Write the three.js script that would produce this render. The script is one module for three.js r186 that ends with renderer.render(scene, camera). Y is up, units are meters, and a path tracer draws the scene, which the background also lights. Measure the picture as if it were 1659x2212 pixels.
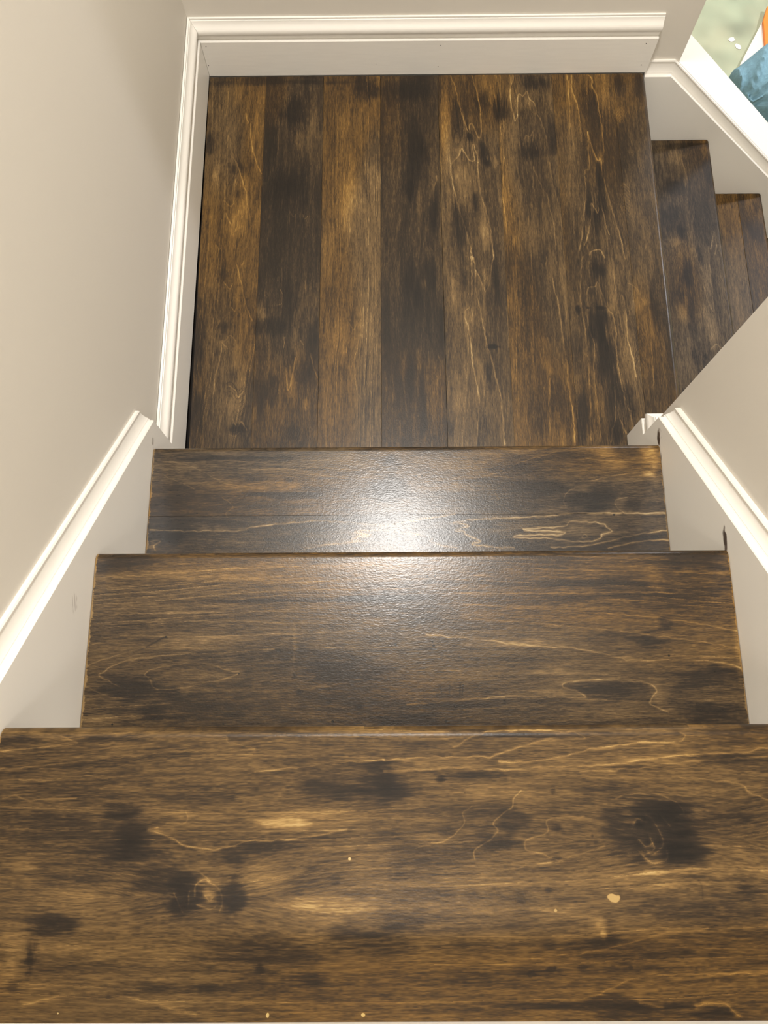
import * as THREE from 'three';
import { MarchingCubes } from 'three/addons/objects/MarchingCubes.js';
import { mergeGeometries, mergeVertices } from 'three/addons/utils/BufferGeometryUtils.js';
import { RectAreaLightUniformsLib } from 'three/addons/lights/RectAreaLightUniformsLib.js';

// ------------------------------------------------------------------ camera, light, exposure
// y up, metres. y = 0 is the landing, z = 0 the nosing of the first tread above it, stairs climb towards +z;
// the lower flight leaves the landing towards +x.
const scene = new THREE.Scene();
scene.background = new THREE.Color(0x000000);
const camera = new THREE.PerspectiveCamera(66.85, 1659 / 2212, 0.02, 30);
camera.position.set(-0.0011, 1.4338, 0.4445);
camera.matrixAutoUpdate = true;
{
  const right = new THREE.Vector3(1.0, -0.0059, 0.005), up = new THREE.Vector3(0.0064, 0.2591, -0.9658), back = new THREE.Vector3(0.0044, 0.9658, 0.2592);
  camera.quaternion.setFromRotationMatrix(new THREE.Matrix4().makeBasis(right, up, back)).normalize();
}
const renderer = new THREE.WebGLRenderer({ antialias: true });
renderer.toneMapping = THREE.LinearToneMapping;
renderer.toneMappingExposure = 1.0;
renderer.shadowMap.enabled = true;
RectAreaLightUniformsLib.init();

const UNSEEN_STAIR_LAMP = { x: 0.05, y: 2.62, z: -0.38, size: 0.18, nits: 450, colour: 0xfdf9f4 };  // out of view, placed so its sheen falls on the lower treads
const UNSEEN_ROOM_LAMP = { x: 2.25, y: 1.36, z: -1.62, size: 0.15, nits: 560, colour: 0xf8f8ff };  // out of view, placed to throw the wall-end shadow edge on the left wall
const ADDED_BACK_LAMP = { x: 1.25, y: 1.36, z: -2.75, size: 0.5, nits: 50, colour: 0xfbfaff };  // added fill, brightens the floor of the room below
const ADDED_UPPER_LAMP = { x: 0.05, y: 2.62, z: 1.45, size: 0.30, nits: 65, colour: 0xfdf9f4 };  // added fill behind the camera

// ------------------------------------------------------------------ measures
const RISE = 0.2078, RUN = 0.225, RUN_LOW = 0.2273;
const X_LEFT = -0.3935, X_RIGHT = 0.455;          // faces of the two skirt boards
const WALL_L = -0.414, WALL_R = 0.482, WALL_BACK = -0.9765, WALL_TURN = -0.0705, WALL_END = 0.6587;
const BASE_L = -0.3966, BASE_BACK = -0.9605, SKIRT_LOW = -0.9585;
const EDGE = 0.5852, FLOOR_LOW = -5 * RISE, CEIL = 2.74, CEIL_LOW = 1.42;

// ------------------------------------------------------------------ noise
const hash2 = (x, y, s) => {
  let h = Math.imul(x, 374761393) ^ Math.imul(y, 668265263) ^ Math.imul(s, 974634211);
  h = Math.imul(h ^ (h >>> 13), 1274126177); h ^= h >>> 16;
  return (h >>> 0) / 4294967296;
};
function noise(x, y, s) {
  const xi = Math.floor(x), yi = Math.floor(y), fx = x - xi, fy = y - yi;
  const a = fx * fx * (3 - 2 * fx), b = fy * fy * (3 - 2 * fy);
  const p = hash2(xi, yi, s), q = hash2(xi + 1, yi, s), r = hash2(xi, yi + 1, s), t = hash2(xi + 1, yi + 1, s);
  return p + (q - p) * a + (r - p) * b + (p - q - r + t) * a * b;
}
function fbm(x, y, s, n = 3) { let v = 0, a = 0.5, t = 0; for (let i = 0; i < n; i++) { v += a * noise(x, y, s + i * 17); t += a; a *= 0.5; x *= 2.03; y *= 2.03; } return v / t; }
const smooth = (a, b, x) => { const t = Math.min(1, Math.max(0, (x - a) / (b - a))); return t * t * (3 - 2 * t); };
function rng(seed) { let a = seed >>> 0; return () => { a = (a + 0x6d2b79f5) >>> 0; let t = Math.imul(a ^ (a >>> 15), 1 | a); t = (t + Math.imul(t ^ (t >>> 7), 61 | t)) ^ t; return ((t ^ (t >>> 14)) >>> 0) / 4294967296; }; }

// ------------------------------------------------------------------ stained wood: grain, stain patches, knots, drips
// marks in millimetres of the board (along the grain, across it); + is paler wood (painted sheen at the third nosing), - is darker stain
const line = (w, d, ...p) => ({ t: 'line', w, d, p });
const stain = (d, u, v, ru, rv) => ({ t: 'stain', d, u, v, ru, rv });
const sapwood = (d, u, v, ru, rv) => ({ t: 'sapwood', d, u, v, ru, rv });
const spot = (d, u, v, ru, rv) => ({ t: 'spot', d, u, v, ru, rv });
const MARKS_THIRD = [
  stain(-0.75, 139, 99.9, 18.1, 18.8), stain(-0.75, 196.7, 155.9, 15.5, 19.1), stain(-0.75, 241.1, 156, 13.3, 17.1), stain(-0.75, 72.8, 179.5, 19.8, 13.9),
  stain(-0.75, 53.6, 205.1, 6.6, 11.7), stain(-0.45, 132.8, 78.7, 18.2, 8.5), stain(-0.45, 173.8, 145.6, 28.9, 12.2), stain(-0.45, 265.1, 205.8, 71.8, 14.6),
  stain(-0.45, 352, 191.4, 28.4, 8.8), stain(-0.45, 169.2, 234.5, 58.2, 7.6), stain(-0.45, 15.5, 12.6, 25.7, 4), stain(-0.45, 118, 12, 32.6, 3.1),
  stain(-0.45, 328.2, 60.2, 29.7, 9.7), stain(-0.45, 268.3, 113, 33.7, 5.2), stain(-0.45, 140.4, 116.6, 31.5, 10.4), stain(-0.45, 239.5, 121.2, 13.5, 8.3),
  stain(-0.45, 320, 229.3, 10.8, 3.8), stain(-0.45, 41.6, 232.2, 8.7, 4.8), stain(-0.45, 270, 219.4, 4.3, 4.3), stain(-0.45, 383.1, 51.8, 20.6, 15.1),
  stain(-0.22, 110.7, 137.2, 58.1, 12.3), stain(-0.22, 79.3, 91.2, 45.4, 12.7), stain(-0.22, 91.9, 216.9, 65.2, 11.6), stain(-0.22, 287.7, 231.1, 56.1, 11.5),
  stain(-0.22, 214, 64, 50.3, 8.6), stain(0.5, 292.5, 92.1, 26, 4.2), stain(0.28, 37.2, 195.2, 13.1, 17.6), stain(0.28, 37.3, 214.8, 10.9, 13.5),
  stain(0.3, 308.2, 85.8, 49.9, 9.5), stain(0.3, 33.8, 128.6, 20.2, 8.2), stain(0.3, 103.3, 153.5, 40, 8.1), stain(0.3, 340.8, 164.5, 48.5, 10),
  stain(0.3, 187.8, 11.2, 41.9, 4), stain(0.3, 365, 121.7, 35.8, 18.5), stain(0.3, 339, 3, 58.3, 4), stain(0.3, 63, 43.8, 27.7, 4.4),
  stain(0.3, 273.7, 137.8, 22.3, 14.3), sapwood(0.22, 102, 253.3, 81.5, 11.3), sapwood(0.22, 352.2, 215.9, 28.2, 7.7), line(1.2, 0.55, 3, 23, 33, 20, 65, 18, 80, 14, 62, 9),
  line(1.2, 0.5, 5, 40, 51, 37, 97, 32, 147, 27, 193, 23, 258, 22, 232, 15, 229, 9, 211, 8), line(1, 0.4, 25, 50, 52, 51, 82, 47, 112, 49), line(1, 0.4, 11, 67, 22, 65, 36, 69, 61, 69, 84, 67), line(1, 0.5, 166, 94, 159, 96, 157, 98, 175, 102, 192, 111, 217, 115, 239, 113, 259, 108, 306, 105, 351, 97),
  line(1, 0.4, 192, 81, 193, 90, 175, 91), line(1, 0.5, 259, 44, 305, 39, 351, 35, 388, 33), line(2, 0.35, 52, 248, 101, 239, 150, 242, 212, 257), line(1, 0.5, 206, 156, 207, 148, 214, 142, 221, 146, 230, 152, 233, 162, 231, 169),
  line(1, 0.5, 201, 152, 199, 164), line(1, 0.45, 211, 138, 219, 143), line(1, 0.5, 208, 164, 220, 168, 226, 166), line(1, 0.35, 186, 154, 195, 170),
  line(1.5, 0.5, 216, 156, 219, 160, 222, 158), stain(0.35, 218.9, 155.9, 6.7, 8.1), spot(1.6, 353.8, 123.7, 1.3, 1.2), spot(1.6, 279, 256.7, 1.3, 1.9),
  spot(1.6, 367, 256.6, 1.9, 1.7), spot(1.6, 85, 254.6, 0.6, 0.6), line(1.2, 0.5, 457, 21, 473, 13, 499, 6, 550, 6, 578, 8, 587, 13, 550, 14, 517, 22, 498, 29, 475, 30, 433, 30, 387, 33), line(1.2, 0.6, 685, 8, 688, 11, 677, 17, 642, 17, 595, 23, 548, 33, 502, 35),
  line(1.2, 0.5, 387, 44, 456, 41, 502, 43, 571, 40, 617, 38, 657, 32, 698, 29, 745, 28, 757, 25, 770, 24), line(1, 0.4, 582, 45, 640, 42, 675, 37, 769, 32), line(1, 0.4, 673, 50, 707, 53, 739, 58, 745, 65, 764, 72), line(0.8, 0.4, 522, 62, 514, 70, 513, 78, 500, 85, 494, 93, 497, 99, 488, 108, 474, 116, 475, 124),
  line(0.8, 0.35, 473, 76, 464, 82, 465, 91, 454, 103, 432, 112, 387, 118), line(0.8, 0.35, 582, 86, 554, 88, 546, 90, 545, 101, 528, 107, 524, 112, 528, 118, 543, 121, 556, 127), line(0.8, 0.35, 615, 70, 633, 66, 656, 67, 673, 73, 680, 83, 676, 86), line(1, 0.3, 482, 137, 511, 133, 552, 127, 600, 114),
  line(1, 0.35, 536, 248, 568, 245, 597, 236, 623, 227, 666, 225, 744, 224), line(1, 0.35, 525, 211, 571, 207, 604, 201, 648, 191, 692, 186), line(2, 0.6, 674, 251, 685, 249, 702, 250, 712, 259), line(2, 0.5, 623, 248, 642, 251),
  stain(-0.8, 651.9, 106.3, 38.1, 24.9), stain(-0.8, 675.3, 118.8, 22.3, 17.5), stain(-0.8, 658.7, 83.1, 24.9, 8.5), stain(-0.8, 444.4, 51, 5.7, 3.9),
  stain(-0.8, 636.3, 92.5, 5.6, 4.6), stain(-0.45, 467.4, 47.8, 32.1, 6.1), stain(-0.45, 508.8, 93, 15.8, 16.8), stain(-0.45, 395.1, 192.5, 24, 21.5),
  stain(-0.45, 586.7, 196.2, 21.7, 7.8), stain(-0.45, 620.9, 251.2, 55.4, 7.5), stain(-0.45, 535.7, 249, 53.4, 4.2), stain(-0.45, 690.8, 255.2, 23.4, 4.7),
  stain(-0.45, 732.4, 33.8, 36.7, 4.8), stain(-0.45, 639.8, 41, 29.8, 2.6), stain(-0.45, 517.4, 9.5, 32.5, 2.7), stain(-0.45, 736.1, 149.8, 17.6, 10.1),
  stain(-0.45, 494.6, 109.8, 13.5, 8.3), stain(-0.45, 612.9, 89.3, 11.3, 10.5), stain(-0.45, 393.9, 54, 13.7, 17.3), stain(-0.22, 520.2, 220.3, 19.4, 7.7),
  stain(-0.22, 518.2, 175.2, 19.7, 8), stain(-0.22, 694.1, 169.8, 54.8, 23.8), stain(-0.22, 714.7, 87.6, 45.1, 12.6), stain(-0.22, 457.3, 227.8, 64.6, 11.5),
  stain(-0.22, 615.2, 61.5, 45.6, 8.6), stain(-0.22, 624.7, 209, 64.9, 15.5), stain(-0.35, 553.1, 124.6, 4, 3.7), stain(-0.35, 556, 97.5, 5, 3.4),
  stain(-0.35, 677.8, 218.9, 2.2, 2.3), stain(-0.35, 524.3, 224.2, 3.9, 3.1), stain(-0.35, 572.1, 218.5, 4.3, 2.7), stain(-0.35, 541.8, 219.4, 3.5, 1.9),
  stain(-0.35, 616.3, 218.7, 2.6, 2.3), stain(-0.35, 543.6, 153.1, 4.9, 3.2), stain(-0.35, 553.6, 62.3, 2.3, 3), stain(-0.35, 466.9, 64.1, 1.1, 1.1),
  stain(-0.35, 546.2, 218.4, 1.3, 1.2), stain(-0.35, 589.3, 103.9, 1.3, 1.3), stain(0.5, 436.3, 106.4, 20.2, 3.8), stain(0.5, 589.9, 183.4, 9.2, 8.3),
  stain(0.5, 648.9, 137.7, 15.5, 2.9), stain(0.5, 593.6, 191.3, 3.5, 5.9), stain(0.25, 410.5, 7.8, 60.4, 6.7), stain(0.25, 452.6, 166.9, 57.2, 5.6),  // golden patch along the nosing is lamp sheen put into the colour
  stain(0.25, 486.5, 144.8, 66.5, 8.1), stain(0.25, 529.2, 173.2, 57, 6), stain(0.25, 659, 147.5, 19.9, 5.1), stain(0.25, 573.3, 6.4, 69.6, 3.1),
  line(1.6, 0.6, 631, 94, 635, 89, 642, 92), line(1.6, 0.6, 643, 85, 649, 89, 655, 102, 656, 113, 648, 119), line(1.6, 0.6, 634, 108, 640, 115, 647, 110), line(1.6, 0.6, 637, 123, 645, 129, 659, 127, 661, 119),
  line(1.6, 0.6, 658, 87, 665, 95), line(1.6, 0.6, 645, 106, 647, 115, 642, 119), line(1, -0.5, 688, 145, 691, 152, 690, 159), spot(1.15, 605.6, 159.4, 5.3, 4),
  spot(1.15, 549.6, 169.9, 1.3, 1.2), spot(1.15, 604, 157.4, 3.1, 2.4), spot(1.15, 607, 161.1, 3.1, 2.4),
];
const MARKS_SECOND = [
  line(1, 0.45, 47, 175, 30, 168, 19, 162, 27, 157, 39, 149, 69, 141, 141, 134), line(1, 0.5, 78, 161, 86, 155, 102, 151, 137, 148, 167, 150, 181, 156, 200, 160, 181, 167, 157, 171, 133, 177, 104, 180, 90, 176, 87, 168, 78, 161), line(0.9, 0.32, 2, 151, 28, 140, 86, 125, 119, 120), line(0.9, 0.32, -1, 38, 107, 29, 219, 22, 431, 19),
  line(0.9, 0.32, -2, 51, 136, 40, 275, 33), line(0.9, 0.32, 1, 84, 111, 82, 249, 81, 430, 85), line(0.9, 0.32, 8, 98, 139, 93, 386, 100), line(0.9, 0.32, 42, 111, 168, 113, 430, 105),
  line(0.9, 0.32, 286, 172, 300, 165), line(0.9, 0.32, 7, 122, 45, 117, 86, 114), line(0.9, 0.32, 1, 175, 37, 189, 64, 191), line(0.9, 0.32, 104, 184, 171, 183, 278, 182, 386, 164),
  stain(-0.5, 71.5, 178.2, 35, 23.5), stain(-0.5, 92.4, 207, 16, 10.3), stain(-0.5, 248.2, 66.5, 110.5, 2.5), stain(-0.5, 386.3, 64, 71.8, 3.9),
  stain(-0.5, 425.3, 218.9, 42.4, 7.2), stain(-0.5, 248.7, 130.1, 3.8, 3.2), stain(-0.5, 278.5, 183.3, 3.8, 3.7), stain(-0.5, 271.3, 163.5, 3.8, 3.7),
  stain(-0.5, 36.4, 14.1, 50.5, 11.4), stain(-0.5, 199.3, 212.7, 16, 3.1), stain(-0.5, 316.2, 196.5, 3.7, 2.1), stain(-0.5, 355, 203.1, 4.3, 2.6),
  stain(-0.5, 112.2, 183.7, 13.4, 7.8), stain(-0.25, 36.5, 178.1, 32.3, 20.9), stain(-0.25, 150.5, 196.9, 32.1, 10.4), stain(-0.25, 203.7, 190.7, 16.1, 5.2),
  stain(-0.25, 323.8, 158.5, 43.1, 15.8), stain(-0.25, 108.4, 42.8, 55.7, 8.4), stain(-0.25, 332.1, 179.6, 53.6, 15.6), stain(0.3, 143.2, 162.8, 45.9, 9.2),
  stain(0.3, 127.1, 120, 46.4, 9.4), stain(0.3, 21.2, 216.9, 26.6, 5.6), stain(0.3, 181.3, 113.6, 43.7, 3.2), stain(0.3, 358.6, 21.7, 72.6, 5.7),
  stain(0.22, 270.4, 126.2, 2.7, 26.7), spot(-1.3, 41.7, 222.9, 1.3, 1.3), spot(-1.3, 182.5, 222.8, 1.3, 1.3), spot(-1.3, 321.3, 221, 1.6, 1.5),
  spot(-1.3, 401.7, 125.1, 1.6, 1.6), spot(-1.3, 199.7, 160.5, 1.1, 1.1), spot(-1.3, 102, 113.4, 1.1, 1.1), spot(-1.3, 209.3, 163.2, 0.8, 0.8),
  line(1.3, -0.9, 78, 126, 89, 120, 97, 115, 103, 113), line(1.2, 0.55, 442, 112, 476, 116, 518, 120, 563, 126, 631, 131, 672, 138, 694, 145, 714, 147, 784, 147, 825, 151, 850, 160), line(1.2, 0.55, 643, 191, 638, 186, 622, 182, 615, 179, 619, 175, 645, 172, 670, 171, 700, 173, 725, 175, 734, 184, 729, 192, 724, 200, 736, 207, 747, 212), line(1.2, 0.55, 416, 201, 460, 198, 516, 193, 560, 191, 643, 193),
  line(0.9, 0.32, 551, 26, 667, 28, 782, 32, 848, 35), line(0.9, 0.32, 507, 34, 637, 38, 849, 47), line(0.9, 0.32, 406, 20, 522, 33), line(0.9, 0.32, 435, 56, 578, 59, 750, 59, 850, 67),
  line(0.9, 0.32, 492, 73, 634, 83, 747, 92, 850, 110), line(0.9, 0.32, 463, 90, 604, 100, 717, 112, 850, 132), line(0.9, 0.32, 487, 207, 598, 207, 680, 213), line(0.9, 0.32, 587, 7, 697, 13, 812, 17, 847, 19),
  stain(-0.5, 671.5, 184.6, 50, 9.5), stain(-0.5, 809.5, 167.7, 39, 16.3), stain(-0.5, 791.1, 208.2, 41.3, 12), stain(-0.5, 754.7, 102, 11.3, 8.5),
  stain(-0.5, 665.3, 45.5, 115, 4.7), stain(-0.5, 707, 63.1, 71.6, 3.5), stain(-0.5, 798.2, 14, 52.1, 14.7), stain(-0.5, 473.7, 202.5, 55.4, 3.8),
  stain(-0.5, 730, 123, 22.6, 6.1), stain(-0.5, 540.3, 197.5, 2.2, 3.8), stain(-0.5, 477.8, 203.9, 3.3, 3.8), stain(-0.5, 420.9, 214.3, 41.4, 3.7),
  stain(-0.22, 778.5, 63.6, 71.5, 34.3), stain(-0.22, 688.4, 114.3, 45.2, 8.4), stain(-0.22, 545.3, 149.7, 56.1, 11), stain(0.32, 606.3, 161.1, 36.3, 6),
  stain(0.32, 552.1, 124.8, 56.4, 4.5), stain(0.32, 699.8, 146.4, 16.8, 3.9), stain(0.32, 593.7, 185.6, 36.1, 4.9), stain(0.32, 746.4, 40.1, 11.5, 14.5),
  stain(0.32, 847, 134.8, 6.8, 54.8), stain(0.32, 738, 186.3, 11.1, 16.2), spot(-1.3, 445.1, 34.5, 1.4, 1.5), spot(-1.3, 455.2, 34.3, 1.4, 1.5),
  spot(-1.3, 451.2, 126.4, 1.7, 1.7), spot(-1.3, 449.9, 121.4, 1.1, 1.1), spot(-1.3, 464.9, 221.2, 1.7, 1.6), spot(-1.3, 755.1, 140.7, 1.4, 1.4),
  line(0.9, -0.6, 459, 179, 460, 186), line(0.9, -0.6, 471, 177, 471, 185), line(0.9, -0.6, 484, 175, 483, 189), line(0.9, -0.6, 488, 176, 486, 189),
];
const MARKS_FIRST = [
  line(1.7, 1, 6, 144, 69, 146, 146, 146, 173, 140, 219, 135, 260, 131, 284, 130, 328, 133, 369, 138, 394, 139, 424, 132, 440, 131), line(1.7, 1, 258, 178, 288, 171, 328, 167, 358, 164, 334, 161, 364, 154, 339, 149, 375, 147, 405, 149, 424, 153, 440, 155), line(1.2, 0.6, 8, 162, 23, 162, 14, 170, 17, 177), line(1, 0.4, 121, 89, 133, 98, 138, 106, 128, 115, 130, 122),
  line(0.9, 0.3, 114, 63, 176, 74, 217, 80, 259, 79), line(0.9, 0.3, 9, 24, 63, 34, 114, 60), line(0.9, 0.3, 118, 31, 230, 35, 341, 43), line(0.9, 0.3, 147, 49, 230, 46, 314, 56, 425, 71),
  line(0.9, 0.3, 22, 51, 73, 74), stain(0.55, 11, 170.2, 7.6, 7.2), stain(0.55, 202.3, 40.4, 50.1, 2.6), stain(0.55, 352.8, 152.9, 16.3, 6.1),
  stain(0.25, 175.6, 72.2, 72, 11.5), stain(0.25, 151.9, 162.8, 40.8, 9.7), stain(0.25, 327.5, 26.6, 44.6, 11.7), stain(0.25, 230.8, 66.8, 16.6, 11.6),
  stain(0.25, 286.7, 95.9, 55, 8.6), stain(-0.5, 42.7, 156.5, 30, 12.5), stain(-0.5, 117.8, 20.7, 106.3, 4.1), stain(-0.5, 396.9, 76.6, 24.8, 22.9),
  stain(-0.5, 350.1, 128.2, 87.4, 3.4), stain(-0.5, 397.2, 27.1, 16.7, 14.7), stain(-0.5, 42.2, 148.1, 38.2, 16.8), stain(-0.5, 231.3, 85.5, 44.1, 5.7),
  stain(-0.5, 230.6, 58.1, 8.3, 4.6), stain(-0.5, 176.1, 83.7, 27.6, 4), stain(-0.25, 32.7, 88.5, 38.7, 34.2), stain(-0.25, 233.3, 157.7, 70.7, 11.1),
  stain(-0.25, 159.8, 22.5, 111.8, 4.7), spot(-1.3, 80.4, 115.6, 1.6, 1.1), spot(-1.3, 410.8, 120.1, 1.9, 1.7), spot(-1.3, 38.2, 150.3, 1.1, 1.1),
  spot(-1.3, 29.7, 145.8, 1.1, 1.1), spot(-1.3, 288.8, 148, 1.1, 1.1), spot(-1.3, 294.8, 149.2, 0.8, 0.8), spot(-1.3, 184.3, 172.7, 1.1, 0.8),
  spot(-1.3, 173.9, 170.7, 1.1, 0.8), line(1.7, 1, 425, 132, 466, 126, 502, 120), line(1.7, 1, 597, 177, 538, 172, 531, 169, 544, 165, 520, 154, 517, 148, 503, 147, 525, 140, 507, 134, 504, 133, 548, 129, 616, 126, 657, 125, 698, 120, 739, 120, 794, 121, 847, 120), line(1.7, 1, 425, 153, 457, 158, 465, 161, 460, 166, 478, 173, 503, 177),
  line(1.7, 1, 614, 146, 631, 145, 661, 144, 683, 141, 689, 135, 708, 135, 733, 136, 746, 140, 748, 144, 756, 150, 739, 155, 736, 162, 717, 167, 695, 166, 668, 163, 641, 160, 598, 159, 620, 156, 655, 156, 669, 157, 680, 151, 656, 149, 631, 148, 614, 146), line(1, 0.5, 708, 159, 712, 156, 716, 159, 712, 161, 708, 159), line(1.4, 0.9, 657, 177, 694, 176, 727, 172, 777, 161, 818, 153, 847, 150), line(1.4, 0.9, 748, 178, 790, 170, 817, 166, 848, 166),
  line(0.9, 0.35, 701, 76, 687, 84, 681, 96, 684, 107), line(0.9, 0.35, 848, 71, 811, 85, 780, 94, 766, 98, 766, 108, 778, 119), line(0.9, 0.35, 426, 67, 481, 63, 559, 55, 621, 29, 706, 6), line(0.9, 0.35, 569, 86, 574, 95, 568, 101, 603, 118),
  line(0.9, 0.35, 724, 26, 788, 33, 843, 33), line(0.9, 0.35, 730, 64, 786, 53, 842, 48), stain(-0.6, 742.8, 91.8, 22, 24.2), stain(-0.6, 716.2, 98.8, 32.9, 17.1),
  stain(-0.38, 677.3, 20.2, 72.4, 13.2), stain(-0.38, 800.7, 105.1, 19.1, 14.2), stain(-0.38, 620.3, 43.3, 55.5, 8.7), stain(-0.38, 486.9, 159.3, 38, 11.1),
  stain(-0.38, 651.8, 75.4, 38.6, 11.5), stain(-0.38, 789.4, 12.2, 22.3, 11.8), stain(-0.38, 803.8, 161.4, 40.6, 6.1), stain(0.6, 832.7, 27.2, 15.3, 23.4),
  stain(0.6, 824.6, 53.5, 13.8, 5.8), stain(0.35, 755.8, 14.9, 16.7, 13.2), stain(0.35, 494.5, 77.2, 55.2, 11.5), stain(0.35, 622, 12.5, 25.1, 4.7),
  stain(0.35, 588.2, 137.6, 35.4, 11.2), stain(0.35, 696.1, 152.3, 54.2, 8.4), stain(0.35, 773.6, 35.6, 25, 8.8), stain(0.35, 799, 62, 33.1, 5.2),
  stain(0.35, 834.6, 65.1, 11, 17.3), spot(-1.3, 439.7, 54, 1.4, 1.2), spot(-1.3, 449.9, 53.8, 1.4, 1.2), spot(-1.3, 762.3, 122.7, 1.9, 1.4),
  spot(-1.3, 632.1, 166.9, 1.4, 1.1), spot(-1.3, 530.3, 117.5, 1.1, 0.8),
];
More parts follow.
